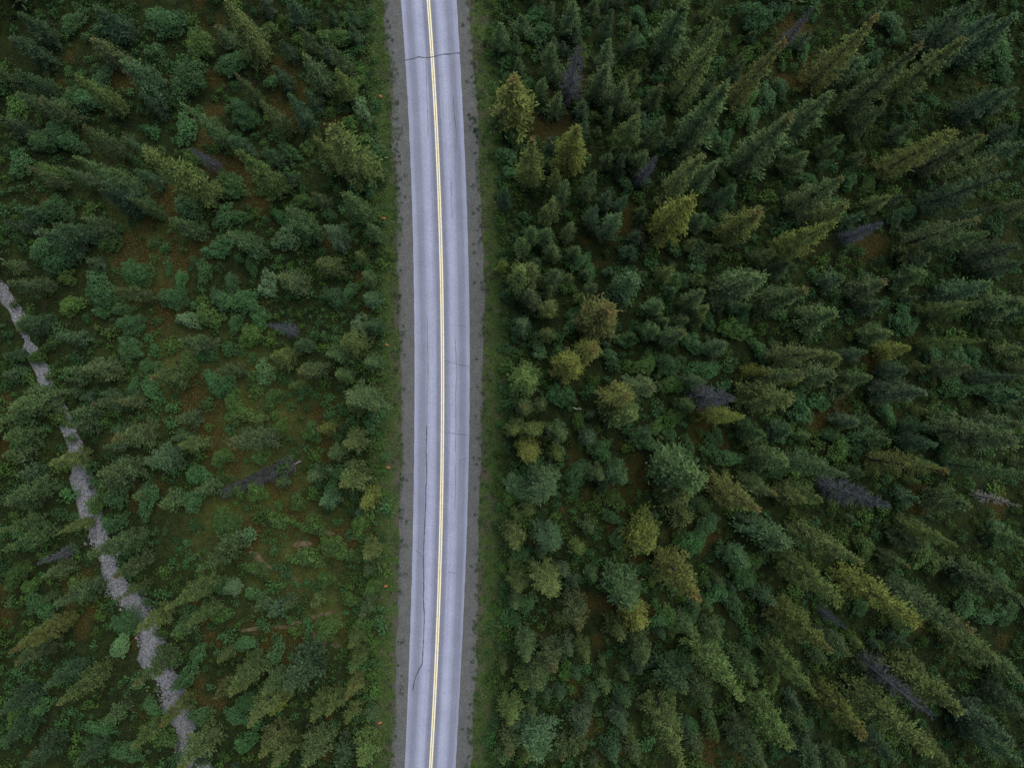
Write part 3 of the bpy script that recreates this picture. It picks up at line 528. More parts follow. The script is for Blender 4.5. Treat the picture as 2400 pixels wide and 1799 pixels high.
S[(0,600)] = [(620,200,130,'t'),(870,110,110,'t'),(1110,270,100,'t'),(1170,160,60,'t'),(1310,100,70,'t'),(1490,170,50,'t'),(1410,280,70,'t'),(1560,290,90,'t'),(1620,40,60,'t'),(830,440,100,'t'),(1210,410,70,'p'),(1330,380,90,'g'),(820,600,100,'t'),(990,610,50,'t'),(640,350,60,'t'),(770,340,60,'t'),(1310,630,70,'t'),(1200,710,80,'g'),(1610,510,70,'g'),(950,720,70,'t'),(1380,820,80,'t'),(970,860,80,'t'),(1470,600,50,'t'),(440,310,80,'g'),(350,470,50,'t'),(1510,930,60,'g'),(1110,980,50,'t'),(1330,960,50,'t'),(1100,1080,50,'t'),(1270,1420,80,'t'),(950,1580,90,'t'),(1250,1580,80,'t'),(740,1560,90,'t'),(600,1600,80,'g'),(210,650,50,'g'),(330,1060,50,'g'),(160,1110,30,'g'),(1640,780,50,'t'),(300,560,60,'g'),(1450,1290,60,'g'),(400,130,60,'g'),(340,30,110,'t'),(1540,1030,80,'g'),(850,860,60,'t')]
S[(0,600)] += [(205,650,55,'g'),(335,1050,55,'g'),(120,440,60,'g'),(60,300,35,'g'),(150,780,45,'g'),(290,880,50,'t'),(420,1190,40,'g')]
S[(500,600)] = [(110,170,60,'t'),(340,180,80,'p'),(60,280,70,'t'),(200,280,80,'t'),(290,400,70,'t'),(770,260,80,'t'),(880,220,60,'t'),(230,510,80,'g'),(130,430,60,'t'),(90,600,50,'t'),(320,760,80,'p'),(60,840,80,'t'),(940,460,80,'p'),(1070,480,50,'g'),(960,710,50,'g'),(380,920,70,'g'),(560,880,60,'t'),(420,1110,60,'g'),(630,1140,70,'g'),(760,1030,50,'t'),(830,990,50,'t'),(1040,1030,90,'t'),(1030,1230,50,'g'),(820,1400,80,'t'),(760,1500,60,'t'),(640,1540,50,'g'),(1050,1390,40,'g'),(660,1290,50,'g'),(130,970,80,'g'),(270,1530,70,'g'),(540,1600,60,'g'),(350,540,50,'g'),(640,510,50,'t'),(1090,40,50,'g'),(700,820,50,'g'),(300,1300,60,'g'),(40,1310,60,'g'),(1060,330,45,'g')]
S[(1000,600)] = [(600,1500,110,'p'),(680,1400,100,'t'),(980,1420,100,'t'),(540,250,60,'t'),(980,360,70,'t'),(950,450,60,'t'),(500,430,40,'t'),(730,610,60,'p'),(700,540,50,'t'),(870,620,60,'t'),(920,910,60,'t'),(850,900,80,'t'),(1080,800,40,'g'),(1290,540,70,'t'),(1180,640,60,'t'),(1210,700,50,'t'),(1420,700,80,'g'),(1560,700,100,'t'),(1050,880,50,'t'),(990,1080,60,'g'),(1130,1260,80,'t'),(1310,1240,50,'g'),(1420,1200,100,'t'),(1570,1160,60,'t'),(1140,1510,60,'g'),(1210,1570,60,'g'),(850,520,50,'t'),(530,600,40,'t'),(520,880,50,'t'),(540,950,50,'t'),(1590,830,80,'g'),(1340,450,40,'t'),(980,30,70,'t'),(1060,100,60,'t'),(880,180,70,'g'),(1250,1620,50,'g'),(1620,170,60,'g'),(1600,1050,70,'g'),(1480,1110,60,'g'),(540,1570,60,'g')]
S[(1400,600)] = [(560,150,70,'t'),(650,30,80,'t'),(900,340,70,'t'),(890,470,90,'g'),(940,400,60,'t'),(620,560,80,'t'),(720,420,60,'t'),(700,740,90,'t'),(600,800,60,'t'),(860,700,50,'t'),(1060,610,70,'t'),(1290,900,80,'t'),(1450,940,80,'t'),(1330,1000,90,'t'),(720,1230,70,'t'),(770,1170,60,'t'),(850,1310,80,'t'),(580,1290,80,'t'),(1050,1350,70,'t'),(1180,1400,60,'t'),(1250,530,50,'g'),(1550,1140,60,'g'),(1580,1260,80,'g')]
S[(1800,600)] = [(870,400,80,'t'),(930,450,60,'t'),(780,1020,70,'t'),(1070,640,70,'t'),(1250,650,70,'t'),(1220,850,90,'t'),(1390,870,60,'t'),(1080,1000,60,'g'),(500,1250,60,'g'),(490,1310,50,'g'),(620,1150,80,'t'),(600,1260,60,'t'),(700,1240,50,'t'),(1150,1240,50,'t'),(430,1160,60,'t'),(930,1220,60,'t'),(870,340,50,'t'),(1340,640,60,'t'),(1200,780,50,'t')]
S[(0,1199)] = [(780,860,80,'p'),(800,730,110,'t'),(500,480,80,'g'),(720,80,80,'t'),(180,490,60,'g'),(980,1260,60,'t'),(640,680,40,'g'),(1500,490,60,'p'),(1430,480,60,'t'),(1280,920,60,'t'),(1590,860,60,'t'),(1290,1330,80,'t'),(1530,1330,70,'t'),(1600,1240,60,'t'),(1450,60,100,'g'),(1600,150,50,'p'),(1060,1480,80,'g'),(640,1400,80,'t'),(820,1560,100,'t'),(250,1270,80,'t'),(90,420,100,'g'),(300,650,80,'t'),(1200,1070,90,'t'),(1640,530,60,'t'),(200,600,70,'t'),(100,1330,80,'g')]
S[(500,1199)] = [(60,90,90,'g'),(220,150,50,'p'),(950,80,80,'g'),(790,240,110,'g'),(740,760,100,'g'),(280,370,70,'g'),(200,850,60,'t'),(130,490,60,'p'),(60,490,50,'t'),(400,480,50,'t'),(560,620,50,'t'),(880,570,60,'g'),(140,1340,60,'t'),(210,1240,70,'t'),(200,1500,80,'t'),(1020,500,60,'g'),(960,740,60,'g'),(720,440,60,'g'),(600,300,90,'g'),(900,420,50,'g'),(40,670,70,'g'),(400,920,70,'t'),(830,930,50,'g'),(640,90,80,'g'),(430,60,70,'g'),(1040,1180,50,'g'),(1030,880,45,'g')]
S[(1000,1199)] = [(1200,40,60,'t'),(1240,180,70,'t'),(1250,290,60,'g'),(1090,350,50,'t'),(1420,380,60,'t'),(630,600,80,'t'),(520,690,50,'t'),(580,350,60,'g'),(1040,430,50,'t'),(1580,700,80,'g'),(900,1040,60,'g'),(520,900,40,'t'),(570,710,60,'t'),(1390,200,70,'g'),(940,250,40,'t'),(610,290,60,'t'),(1640,150,50,'g'),(540,780,50,'g'),(510,1140,50,'g'),(500,1480,50,'g'),(800,1560,60,'g')]
S[(1400,1199)] = [(620,200,110,'t'),(700,100,100,'t'),(880,600,90,'t'),(780,530,80,'t'),(950,430,100,'t'),(1000,330,80,'g'),(430,700,80,'t'),(620,650,70,'t'),(1000,850,70,'t'),(1130,1130,70,'g'),(600,1380,60,'t'),(700,440,50,'g'),(1180,1560,60,'t'),(1080,290,50,'t'),(820,1290,50,'g'),(560,960,80,'t')]
S[(1800,1199)] = [(1000,290,80,'g'),(1080,330,80,'g'),(640,240,80,'g'),(620,620,60,'t'),(880,750,60,'t'),(1480,100,60,'t'),(1280,600,80,'t'),(1420,680,80,'t'),(1550,650,80,'t'),(820,1200,50,'g'),(240,1380,60,'t'),(1300,850,60,'t'),(1500,450,70,'t')]

SCOL = {'o': (.050, .084, .034), 'd': (.035, .066, .033), 'y': (.067, .099, .032), 'Y': (.094, .116, .028), 'b': (.049, .088, .044), 'n': (.053, .082, .033), 'm': (.080, .098, .029)}
SALPHA = {'o': .12, 'd': .06, 'y': .25, 'Y': .2, 'b': .1, 'n': .65, 'm': .8}
SNAME = {'o': 'olive', 'd': 'dark green', 'y': 'yellowish', 'Y': 'bright yellowish', 'b': 'greyish green', 'n': 'brown-tipped olive', 'm': 'brown-topped golden'}
LCOL = {'t': (.044, .110, .034), 'g': (.053, .108, .022), 'p': (.090, .165, .066)}
LNAME = {'t': 'bluish', 'g': 'green', 'p': 'pale'}
K = 600 / 1658.0
rg = random.Random(5)

ORD = 'first second third fourth fifth sixth seventh eighth ninth tenth eleventh twelfth thirteenth fourteenth fifteenth sixteenth seventeenth eighteenth nineteenth twentieth'.split()
TENTH = ['top tenth', 'second tenth down', 'third tenth down', 'fourth tenth down', 'tenth just above the middle', 'tenth just below the middle', 'fourth tenth from bottom', 'third tenth from bottom', 'second tenth from bottom', 'bottom tenth']
TOLABEL = []           # (object, look, px, py): labels are written once every thing stands
def lab(o, head, px, py): TOLABEL.append((o, head, px, py))
def write_labels():
    G = {}
    for o, head, px, py in TOLABEL:
        side = 'right' if px > 1036 else 'left'; nb = TENTH
        G.setdefault((head, side, nb[min(len(nb) - 1, max(0, int(py / 1799 * len(nb))))]), []).append((abs(px - 1036), o))
    for (head, side, b), L in G.items():
        L.sort(key=lambda a: a[0])
        for k, (_, o) in enumerate(L):
            if len(L) == 1: o['label'] = 'only %s %s of the road, %s' % (head, side, b)
            elif k == 0: o['label'] = '%s nearest the road on its %s, %s' % (head, side, b)
            elif k == len(L) - 1: o['label'] = '%s farthest %s of the road, %s' % (head, side, b)
            else: o['label'] = '%s %s outward %s from the road, %s' % (ORD[k], head, side, b)

def place(name, proto, x, y, z, sx, sz, rz, label, cat, group, color, alpha=1.0, crown='crown', stem='trunk', tilt=(0, 0)):
    q = rg.uniform(.86, 1.14) if 'spruce' in name else rg.uniform(.72, 1.35); e = empty(name, (x, y, z), rz, (sx * q, sx / q, sz)); e.rotation_euler = (tilt[0], tilt[1], rz)
    tag(e, label if isinstance(label, str) else None, cat, group)
    if not isinstance(label, str): lab(e, *label)
    c = obj(crown, proto.crown, None, e); c.color = (*color, alpha)
    t = obj(stem, proto.trunk, None, e); t.color = (*color, 1)
    return e

trees = []            # x, y, h, R, colour, tip px
for (ox, oy), L in T.items():
    for tx, ty, bx, by, w, c in L:
        tp = np.array([ox + tx * K, oy + ty * K]); bp = np.array([ox + bx * K, oy + by * K]); ce = np.array([CX, CY])
        r = np.linalg.norm(tp - ce); u = (tp - ce) / max(r, 1e-6); rb = float((bp - ce) @ u)
        hg = H * (1 - rb / max(r, 1)) * 1.08
        wm = w * K / PPM * (1.30 if tp[0] > 1036 else 1.12)
        hw = 2.7 * wm + 1.2
        k = min(1, max(0, (r - 260) / 300)); h = k * hg + (1 - k) * hw
        h = min(18.0, 4.9 * wm + 1.5, max(2.4, 1.8 * wm, h))
        if tp[0] < 1036 and 420 < tp[1] < 1400: h = max(2.4, h * .85)
        g = ce + (tp - ce) * (H - h) / H
        X, Y = w2(*g)
        trees.append([X, Y, h, wm / 2 * (H - .35 * h) / H, c, tp, ce + (tp - ce) * (H - h) / (H - .55 * h)])
# a few saplings in the gaps the list leaves
def okpos(x, y, lo):
    a, b = np.array([x]), np.array([y])
    return road_d(a, b)[0] > lo and creek_d(a, b)[0] > 1.5
n0 = len(trees); tries = 0
while len(trees) < n0 + 95 and tries < 9000:
    tries += 1
    x, y = rg.uniform(-66, 66), rg.uniform(-50, 50)
    if rg.random() < .3: x, y = rg.uniform(-2, 24), rg.uniform(-48, 48)
    if not okpos(x, y, 5.0) or (x < -9 and rg.random() < .6): continue
    if min(math.hypot(x - t[0], y - t[1]) - .8 * t[3] for t in trees) < 1.1: continue
    if orange(np.array([x]), np.array([y]))[0] > .45 or (abs(x + 30) < 9 and -34 < y < -14): continue
    h = rg.uniform(2.6, 6.8); R = h * rg.uniform(.17, .24); c = rg.choice('ooodbyyn')
    tp = np.array([CX + x * PPM * H / (H - h), CY - y * PPM * H / (H - h)])
    trees.append([x, y, h, R, c, tp, np.array([CX + x * PPM * H / (H - .5 * h), CY - y * PPM * H / (H - .5 * h)])])
n0 = len(trees); tries = 0
while len(trees) < n0 + 50 and tries < 6000:
    tries += 1
    x, y = rg.uniform(-2, 30), rg.uniform(-50, 50)
    if not okpos(x, y, 4.6): continue
    if min(math.hypot(x - t[0], y - t[1]) - .6 * t[3] for t in trees) < .75: continue
    h = rg.uniform(2.2, 4.8); R = h * rg.uniform(.17, .24); c = rg.choice('oodbbyn')
    tp = np.array([CX + x * PPM * H / (H - h), CY - y * PPM * H / (H - h)])
    trees.append([x, y, h, R, c, tp, np.array([CX + x * PPM * H / (H - .5 * h), CY - y * PPM * H / (H - .5 * h)])])
trees.sort(key=lambda t: -t[2])
nyoung = 0
for i, (x, y, h, R, c, tp, mid) in enumerate(trees):
    big = h >= 6.2 and i < 300
    pool = SPR[0:5] if h > 11.5 else SPR[5:9] if h > 6.2 else SPR[9:12]
    p = rg.choice(pool); b = rg.uniform(.85, 1.18)
    colr = tuple(min(1, v * b * rg.uniform(.93, 1.07)) for v in SCOL[c])
    size = 'tall' if h > 12.5 else 'medium' if h > 8.5 else 'short' if big else 'young'
    name = 'spruce_tree' if big else 'young_spruce'
    place(name, p, x, y, ghs(x, y), R / p.R, h / p.h, rg.uniform(0, 6.28), ('%s %s spruce' % (size, SNAME[c]), *mid), 'spruce',
          ('spruces right of the road' if x > -9 else 'spruces left of the road') if big else 'young spruces in the thicket', colr, SALPHA[c] * (1 if h > 5 else .3),
          tilt=(rg.gauss(0, .02), rg.gauss(0, .02)))
dead_xy = []
for (ox, oy, tx, ty, bx, by, w, v), lb in zip(DEADS, DEAD_LABELS):
    tp = np.array([ox + tx * K, oy + ty * K]); bp = np.array([ox + bx * K, oy + by * K]); ce = np.array([CX, CY])
    r = np.linalg.norm(tp - ce); u = (tp - ce) / r; h = H * (1 - float((bp - ce) @ u) / r) * 1.05
    wm = w * K / PPM * 1.25; h = min(16, 4.5 * wm + 1, max(3.5, 1.8 * wm, h)); X, Y = w2(*(ce + (tp - ce) * (H - h) / H)); dead_xy.append((X, Y))
    p = DEAD[v]
    colr = [(.072, .078, .084), (.068, .077, .088), (.24, .23, .22)][v]
    place('dead_spruce', p, X, Y, ghs(X, Y), wm / 2 / p.R, h / p.h, rg.uniform(0, 6), lb, 'dead spruce', 'dead grey spruces', colr, crown='bare_branches').children[0]['kind'] = 'stuff'

# shrubs
shr = []
for (ox, oy), L in S.items():
    for x, y, r, c in L:
        rm = r * K / PPM * 1.02; h = min(4.2, max(1.1, 1.15 * rm + .55))
        px, py = ox + x * K, oy + y * K
        g = (CX + (px - CX) * (H - .6 * h) / H, CY + (py - CY) * (H - .6 * h) / H)
        X, Y = w2(*g)
        if okpos(X, Y, rm * .55 + 2.9) or X < -40: shr.append([X, Y, h, rm, c, px, py])
sx_ = np.array([[s[0], s[1], s[3]] for s in shr] + [[t[0], t[1], t[3] * .55] for t in trees]).tolist()
grid = {}
def gput(x, y, r): grid.setdefault((int(x // 4), int(y // 4)), []).append((x, y, r))
for a in sx_: gput(*a)
def gfree(x, y, r, f):
    i, j = int(x // 4), int(y // 4)
    for a in range(-1, 2):
        for b in range(-1, 2):
            for (X, Y, R) in grid.get((i + a, j + b), ()):
                if math.hypot(x - X, y - Y) < f * (r + R): return False
    return True
fill = []
_r = np.random.RandomState(21); NC = 60000
fx, fy = _r.uniform(-88, 88, NC), _r.uniform(-72, 72, NC)
fd, fc, fo, fn = road_d(fx, fy), creek_d(fx, fy), orange(fx, fy), vnoise(fx, fy, 6, 0)
fe = fd < 8.5
fok = (fd > 3.5 + .9 * _r.rand(NC)) & (fc > 1.3) & (fe | ((fo < _r.uniform(.25, .9, NC)) & (fn > _r.uniform(.10, .65, NC)) & (clearing(fx, fy) < _r.uniform(.2, 1.0, NC))))
fz = gh(fx, fy)
for i in np.nonzero(fok)[0]:
    x, y = float(fx[i]), float(fy[i]); out = abs(x) > 69 or abs(y) > 52
    r = rg.uniform(.28, .75) if rg.random() < .7 else rg.uniform(.7, 1.3)
    if not gfree(x, y, r, 1.5 if out else .72 if fe[i] else .86): continue
    gput(x, y, r); h = .5 + .9 * r + rg.uniform(-.1, .4)
    fill.append([x, y, h, r, rg.choice('tttgg'), CX + x * PPM * H / (H - .6 * h), CY - y * PPM * H / (H - .6 * h)])
shr.sort(key=lambda s: -s[3])
ind, rest = shr[:300], shr[300:] + fill
for (x, y, h, R, c, px, py) in ind:
    p = rg.choice(SHR[7:9] if R > 1.9 else SHR[0:4] if R > 1.1 else SHR[4:7]); b = rg.uniform(.82, 1.2)
    colr = tuple(v * b * rg.uniform(.92, 1.08) for v in LCOL[c])
    size = 'large' if R > 1.9 else 'medium' if R > 1.2 else 'small'
    place('willow_shrub', p, x, y, ghs(x, y), R / p.R, h / p.h, rg.uniform(0, 6.28), ('%s %s shrub' % (size, LNAME[c]), px, py), 'shrub',
          'leafy shrubs under and between the spruces', colr, crown='foliage', stem='stems')

# the remaining small shrubs: one thicket
def scatter(protos, items, colf, rs, htint=None):
    VV, FF, CC = [], [], []; off = 0
    for (x, y, z, sx, sz, pi, c) in items:
        V, F_, var, ht = protos[pi]; a = rs.uniform(0, 6.283); ca, sa = math.cos(a), math.sin(a)
        X = V[:, 0] * ca - V[:, 1] * sa; Y = V[:, 0] * sa + V[:, 1] * ca
        VV.append(np.stack([X * sx + x, Y * sx + y, V[:, 2] * sz + z], 1)); FF.append(F_ + off); off += len(V)
        CC.append(np.array(c)[None, :] * (.62 + .76 * var[:, None]))
    return np.concatenate(VV), np.concatenate(FF), np.concatenate(CC)
lowS = [shrub_kb(random.Random(200 + i), 1.0, 1.5, 9 + i % 3, 18, .18, .25, 1.05)[0].arrays() for i in range(6)] + [shrub_kb(random.Random(220 + i), 1.0, 1.5, 5, 13, .30, .42, 1.5)[0].arrays() for i in range(5)]
items = []
for (x, y, h, R, c, px, py) in rest:
    b = rg.uniform(.55, 1.15); items.append((x, y, ghs(x, y), R, h / 1.5, rg.randrange(6) if R > .6 else 6 + rg.randrange(5), tuple(v * b * rg.uniform(.92, 1.08) for v in LCOL[c])))
V, F, C = scatter(lowS, items, None, rg)
tag(obj('shrub_thicket', mesh_from('shrub_thicket', V, F, cols={'col': C}), M_VC), 'dense thicket of low green shrubs filling the gaps between trees', 'thicket', kind='stuff')
print('TRIS', len(F)); print('SHRUBS', len(ind), len(rest), 'TREES', len(trees))

# forest that goes on beyond the frame
lowT = [spruce_crown(random.Random(300 + i), 12, 1.55, .75, 1.1, .55, 0, 2.4).arrays() for i in range(4)]
items = []; ring = []; n = 0
while len(items) < 330 and n < 9000:
    n += 1; x, y = rg.uniform(-95, 95), rg.uniform(-78, 78)
    if abs(x) < 67.8 and abs(y) < 50.9: continue
    if not okpos(x, y, 6): continue
    if any(math.hypot(x - a, y - b) < 2.6 for a, b in ring): continue
    ring.append((x, y)); h = rg.uniform(7, 16); c = SCOL[rg.choice('ooddyyn')]
    items.append((x, y, ghs(x, y) - .1, rg.uniform(.8, 1.15), h / 12, rg.randrange(4), c))
V, F, C = scatter(lowT, items, None, rg)
tag(obj('spruce_forest', mesh_from('spruce_forest', V, F, cols={'col': C}), M_VC), 'spruce forest continuing beyond the edges of the photo', 'forest', kind='stuff')

# ------------------------------------------------------------------ ground cover, grass, stones (uncountable)
def leafquads(P, L, W, rs, tilt=.5, colr=None):
    """vectorised rhombus leaves at points P (n,3)"""
    n = len(P); a = rs.uniform(0, 2 * np.pi, n); e = rs.normal(0, tilt, n) + .15
    d = np.stack([np.cos(a) * np.cos(e), np.sin(a) * np.cos(e), np.sin(e)], 1)
    up = np.stack([rs.normal(0, tilt, n), rs.normal(0, tilt, n), np.ones(n)], 1)
    s = np.cross(d, up); s /= np.linalg.norm(s, axis=1)[:, None]
    L = np.asarray(L)[:, None]; W = np.asarray(W)[:, None]
    V = np.stack([P, P + d * L * .5 + s * W / 2, P + d * L, P + d * L * .5 - s * W / 2], 1).reshape(-1, 3)
    F = np.arange(4 * n).reshape(-1, 4)
    return V, F, np.repeat(colr, 4, 0)
rs = np.random.RandomState(11)
N = 620000
x = rs.uniform(-80, 80, N); y = rs.uniform(-64, 64, N)
d = road_d(x, y); ck = creek_d(x, y)
cl = .55 * vnoise(x, y, 2.2, 1) + .45 * vnoise(x, y, .8, 2)
keep = (d > 3.6 + 1.2 * vnoise(x, y, 2, 3)) & (ck > .05 + 1.3 * vnoise(x, y, 1.5, 5) + .7 * vnoise(x, y, .6, 4)) & (cl > rs.uniform(.18, .62, N))
x, y, cl = x[keep], y[keep], cl[keep]; n = len(x); print('UNDERGROWTH', n)
o = orange(x, y) + rs.normal(0, .16, n) + .5 * (vnoise(x, y, .7, 7) - .5)
g1 = np.array([.028, .042, .013]); g2 = np.array([.020, .038, .016]); r1 = np.array([.072, .056, .016]); r2 = np.array([.056, .056, .016])
m = vnoise(x, y, 3, 6)[:, None]; C = g1 * m + g2 * (1 - m)
cm = clearing(x, y)[:, None]; C = C * (1 - cm) + cm * np.array([.068, .092, .024]); R_ = np.where(rs.rand(n, 1) < .5, r1, r2) * (1 + .5 * cm); C = np.where((o > .5)[:, None], R_, C) * rs.uniform(.6, 1.4, (n, 1))
z = gh(x, y) + rs.uniform(0, 1, n) ** 1.3 * (.10 + .75 * np.clip(cl - .35, 0, 1) * np.where(o > .5, .6, 1.3))
V, F, C4 = leafquads(np.stack([x, y, z], 1), rs.uniform(.12, .30, n), rs.uniform(.07, .16, n), rs, .5, C)
tag(obj('undergrowth', mesh_from('undergrowth', V, F, cols={'col': C4}), M_VC), 'low green and rusty undergrowth covering the forest floor', 'undergrowth', kind='stuff')

N = 150000
y = rs.uniform(-60, 60, N); side = rs.rand(N) < .5; dd_ = rs.uniform(1.3, 6.0, N)
x = np.where(side, road_l(y) - dd_, road_r(y) + dd_)
cl = .5 * vnoise(x, y, 1.5, 4) + .5 * vnoise(x, y, .5, 5)
dens = sstep(1.5, 2.9, dd_ + 2.0 * (vnoise(x, y, 1.9, 0) - .5)) * .95 + .05
keep = (rs.rand(N) < dens) & (cl > rs.uniform(.12, .55, N)); x, y, cl = x[keep], y[keep], cl[keep]; n = len(x)
m = vnoise(x, y, 2.5, 2)[:, None]; C = (np.array([.046, .106, .020]) * m + np.array([.062, .100, .028]) * (1 - m))
C = np.where(rs.rand(n, 1) < .10, np.array([.19, .15, .10]), C) * rs.uniform(.6, 1.35, (n, 1))
z = np.maximum(gh(x, y), -.40) + .01 + rs.uniform(0, .16, n)
V, F, C4 = leafquads(np.stack([x, y, z], 1), rs.uniform(.12, .28, n), rs.uniform(.04, .09, n), rs, .6, C)
# tufts along the gravel edge
TV, TF, TC = [V], [F], [C4]
P = []; PC = []
for k in range(520):
    yy = rg.uniform(-58, 58); s = rg.random() < .5; dd1 = rg.uniform(1.35, 2.9) if rg.random() < .9 else rg.uniform(.6, 1.6)
    xx = float(road_l(yy)) - dd1 if s else float(road_r(yy)) + dd1; r = rg.uniform(.10, .34); b = rg.uniform(.7, 1.15)
    zz = max(ghs(xx, yy), -.06 if dd1 < 2 else -9)
    for q in range(int(60 * r) + 8):
        a, u = rg.uniform(0, 6.28), math.sqrt(rg.random()) * r
        P.append((xx + math.cos(a) * u, yy + math.sin(a) * u, zz + rg.uniform(0, .9) * r)); PC.append((.034 * b, .066 * b, .026 * b))
P = np.array(P); V, F, C4 = leafquads(P, rs.uniform(.12, .25, len(P)), rs.uniform(.05, .10, len(P)), rs, .6, np.array(PC))
off = len(TV[0]); TV.append(V); TF.append(F + off); TC.append(C4)
tag(obj('verge_grass', mesh_from('verge_grass', np.concatenate(TV), np.concatenate(TF), cols={'col': np.concatenate(TC)}), M_GRASS), 'short green grass and weeds on both road verges', 'grass', kind='stuff')

# stones: low irregular octahedra
def stones(x, y, z, r, c, rs):
    n = len(x); a = rs.uniform(0, 6.28, n); base = np.array([(1, 0, 0), (0, 1, 0), (-1, 0, 0), (0, -1, 0), (0, 0, .75)])
    V = base[None] * r[:, None, None] * rs.uniform(.65, 1.35, (n, 5, 1))
    X = V[..., 0] * np.cos(a)[:, None] - V[..., 1] * np.sin(a)[:, None]; Y = V[..., 0] * np.sin(a)[:, None] + V[..., 1] * np.cos(a)[:, None]
    V = np.stack([X + x[:, None], Y + y[:, None], V[..., 2] + z[:, None]], -1).reshape(-1, 3)
    F = (np.array([(0, 1, 4), (1, 2, 4), (2, 3, 4), (3, 0, 4)])[None] + 5 * np.arange(n)[:, None, None]).reshape(-1, 3)
    return V, F, np.repeat(c, 5, 0)
N = 36000
seg = rs.randint(0, len(CK) - 1, N); t = rs.rand(N); q = CK[seg] * (1 - t)[:, None] + CK[seg + 1] * t[:, None] + rs.normal(0, .8, (N, 2))
ck = creek_d(q[:, 0], q[:, 1]); q = q[ck < (.2 + 1.9 * vnoise(q[:, 0], q[:, 1], 1.8, 3)) * (.6 + .85 * sstep(-4, -18, q[:, 1]))]; n = len(q)
C = np.array([.158, .164, .172]) * rs.uniform(.4, 1.6, (n, 1))
V, F, C4 = stones(q[:, 0], q[:, 1], gh(q[:, 0], q[:, 1]) + .03, rs.uniform(.04, .13, n) * rs.uniform(.6, 1.5, n), C, rs)
tag(obj('creek_stones', mesh_from('creek_stones', V, F, cols={'col': C4}), M_STONE), 'loose grey stones covering the creek bed', 'stones', kind='stuff')
N = 9000
y = rs.uniform(-58, 58, N); sd = rs.rand(N) < .5; dd_ = rs.uniform(.15, 2.7, N) ; x = np.where(sd, road_l(y) - dd_, road_r(y) + dd_)
C = np.array([.12, .118, .112]) * rs.uniform(.5, 1.8, (N, 1))
zs = np.maximum(gh(x, y), np.interp(dd_, [0, .4, 1.6, 1.95, 2.4], [-.022, -.022, -.05, -.09, -.32]))
V, F, C4 = stones(x, y, zs, rs.uniform(.012, .04, N), C, rs)
tag(obj('shoulder_stones', mesh_from('shoulder_stones', V, F, cols={'col': C4}), M_STONE), 'small loose stones scattered over both gravel shoulders', 'stones', kind='stuff')

# ------------------------------------------------------------------ fallen wood, rocks, roadside marker stakes
def lying(name, a, b, r0, r1, z0, z1, mat_tr, label, cat, branches=None):
    (x0, y0), (x1, y1) = w2(*a), w2(*b); L = math.hypot(x1 - x0, y1 - y0)
    e = empty(name, (x0, y0, ghs(x0, y0)), math.atan2(y1 - y0, x1 - x0)); tag(e, label, cat)
    V, F_ = [], []; k = 8; ez = ghs(x1, y1) - ghs(x0, y0)
    pts = [Vector((L * i / k, .08 * math.sin(i * 1.3), z0 + (z1 - z0 + ez) * i / k)) for i in range(k + 1)]
    tube(V, F_, pts, [r0 + (r1 - r0) * i / k for i in range(k + 1)], 8)
    c0 = len(V); V.append(pts[0]); V.append(pts[-1])
    me = mesh_from('trunk', [tuple(v) for v in V], F_, smooth=True)
    obj('trunk', me, mat_tr, e)
    if branches:
        kb = KB(); rs2 = random.Random(9)
        for q in range(branches[0]):
            f = rs2.uniform(.06, .97); o = Vector((L * f, 0, z0 + (z1 - z0 + ez) * f)); az = rs2.choice((-1, 1)) * rs2.uniform(.4, 1.5); e2 = rs2.uniform(-.1, 1.1)
            d = Vector((math.cos(az) * math.cos(e2), math.sin(az) * math.cos(e2), math.sin(e2))); bl = branches[1] * (1 - .65 * f) * rs2.uniform(.5, 1.15)
            kb.kite(o, d, Vector((0, 0, 1)), bl, .09, f, rs2.random(), .2, .5)
            for w in range(5):
                d2 = (d + Vector((rs2.gauss(0, .6), rs2.gauss(0, .6), rs2.gauss(0, .4)))).normalized()
                kb.kite(o + d * bl * rs2.uniform(.3, .95), d2, Vector((rs2.gauss(0, .5), rs2.gauss(0, .5), 1)).normalized(), rs2.uniform(.25, .6), .06, f, rs2.random(), .2, .3)
        bo = obj('bare_branches', kb.mesh('bare_branches'), M_DEAD, e); bo.color = (.066, .070, .072, 1)
    return e
G_ = lambda ox, oy, x, y: (ox + x * K, oy + y * K)
M_GREYB = mat_bark('weathered_log', (.11, .10, .105), (.22, .205, .20)); M_DARKB = mat_bark('dark_rotten_log', (.022, .018, .017), (.05, .042, .04)); M_PALE = mat_bark('pale_bare_log', (.38, .36, .33), (.55, .52, .48))
lying('fallen_spruce', G_(500, 600, 570, 1325), G_(500, 600, 70, 1535), .13, .04, .30, .35, M_GREYB, 'grey fallen dead spruce with bare branches lying in the clearing left of the road', 'fallen tree', (620, 1.45))
lying('fallen_log', G_(1000, 0, 1378, 1450), G_(1000, 0, 1410, 1655), .17, .13, .25, .30, M_DARKB, 'dark rotten log lying between spruces right of the road', 'log', (30, .6))
lying('fallen_log', G_(1000, 600, 945, 985), G_(1000, 600, 1002, 990), .10, .06, .35, .45, M_PALE, 'short pale bare log in a small gap right of the road', 'log')
M_ROCK = mat_plain('pale_rock', (.26, .255, .24), .9)
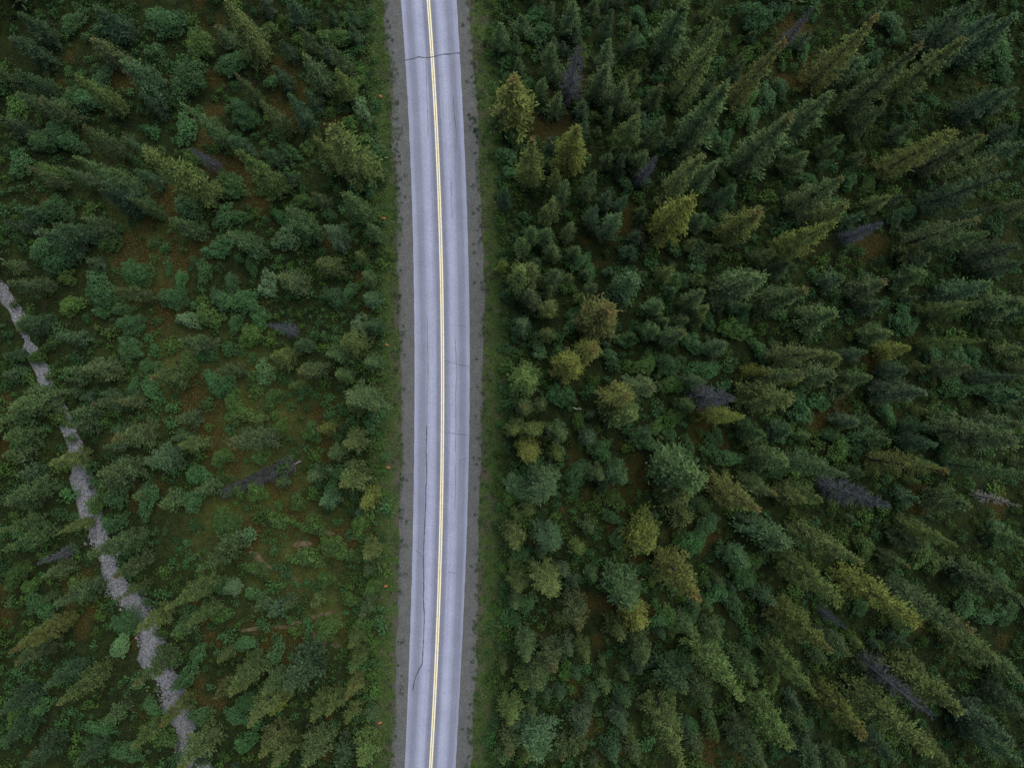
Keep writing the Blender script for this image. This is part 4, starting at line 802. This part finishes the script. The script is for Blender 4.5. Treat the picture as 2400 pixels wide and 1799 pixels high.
def rock(px, py, r, label):
    import bmesh
    bm = bmesh.new(); bmesh.ops.create_icosphere(bm, subdivisions=2, radius=r); q = random.Random(int(px))
    for v in bm.verts: v.co *= q.uniform(.8, 1.15); v.co.z *= .6
    me = bpy.data.meshes.new('rock'); bm.to_mesh(me); bm.free(); x, y = w2(px, py)
    tag(obj('rock', me, M_ROCK, None, (x, y, ghs(x, y) + .16)), label, 'rock', 'pale rocks in the clearing')
rock(*G_(1400, 600, 390, 1000), .20, 'larger pale rock in the rusty clearing right of the road')
rock(*G_(1400, 600, 468, 1002), .12, 'smaller pale rock in the rusty clearing right of the road')

M_POST = mat_plain('stake_wood', (.30, .24, .17), .9); M_FLAG = mat_plain('orange_ribbon', (.45, .13, .05), .6)
stk = [(891, 228), (898, 514), (905, 806), (909, 1092), (903, 1369), (889, 1687)]
nm = ['topmost orange-ribboned stake on the left verge, below the road crack', 'second orange-ribboned stake from the top on the left verge', 'third orange-ribboned stake from the top on the left verge', 'third orange-ribboned stake from the bottom on the left verge', 'second orange-ribboned stake from the bottom on the left verge', 'bottommost orange-ribboned stake on the left verge']
for (px, py), lb in zip(stk, nm):
    x, y = w2(px, py); e = empty('marker_stake', (x, y, ghs(x, y)), rg.uniform(-.4, .4)); tag(e, lb, 'stake', 'orange marker stakes on the left verge')
    V, F_ = [], []
    tube(V, F_, [Vector((0, 0, -.2)), Vector((0, 0, .6)), Vector((.02, 0, 1.2))], [.03, .03, .025], 6)
    obj('post', mesh_from('post', [tuple(v) for v in V], F_, smooth=True), M_POST, e)
    V, F_ = [], []; q = random.Random(int(py))
    pts = [(.02 + .07 * i, .05 * math.sin(i * 1.7), 1.16 - .035 * i) for i in range(7)]
    for (a, b, c) in pts: V += [(a, b, c), (a, b - .14, c + .02), (a, b - .14, c - .01), (a, b, c - .03)]
    for i in range(6):
        k4 = 4 * i
        for j in range(4): F_.append((k4 + j, k4 + (j + 1) % 4, k4 + 4 + (j + 1) % 4, k4 + 4 + j))
    obj('flag_ribbon', mesh_from('flag_ribbon', V, F_), M_FLAG, e)

write_labels()
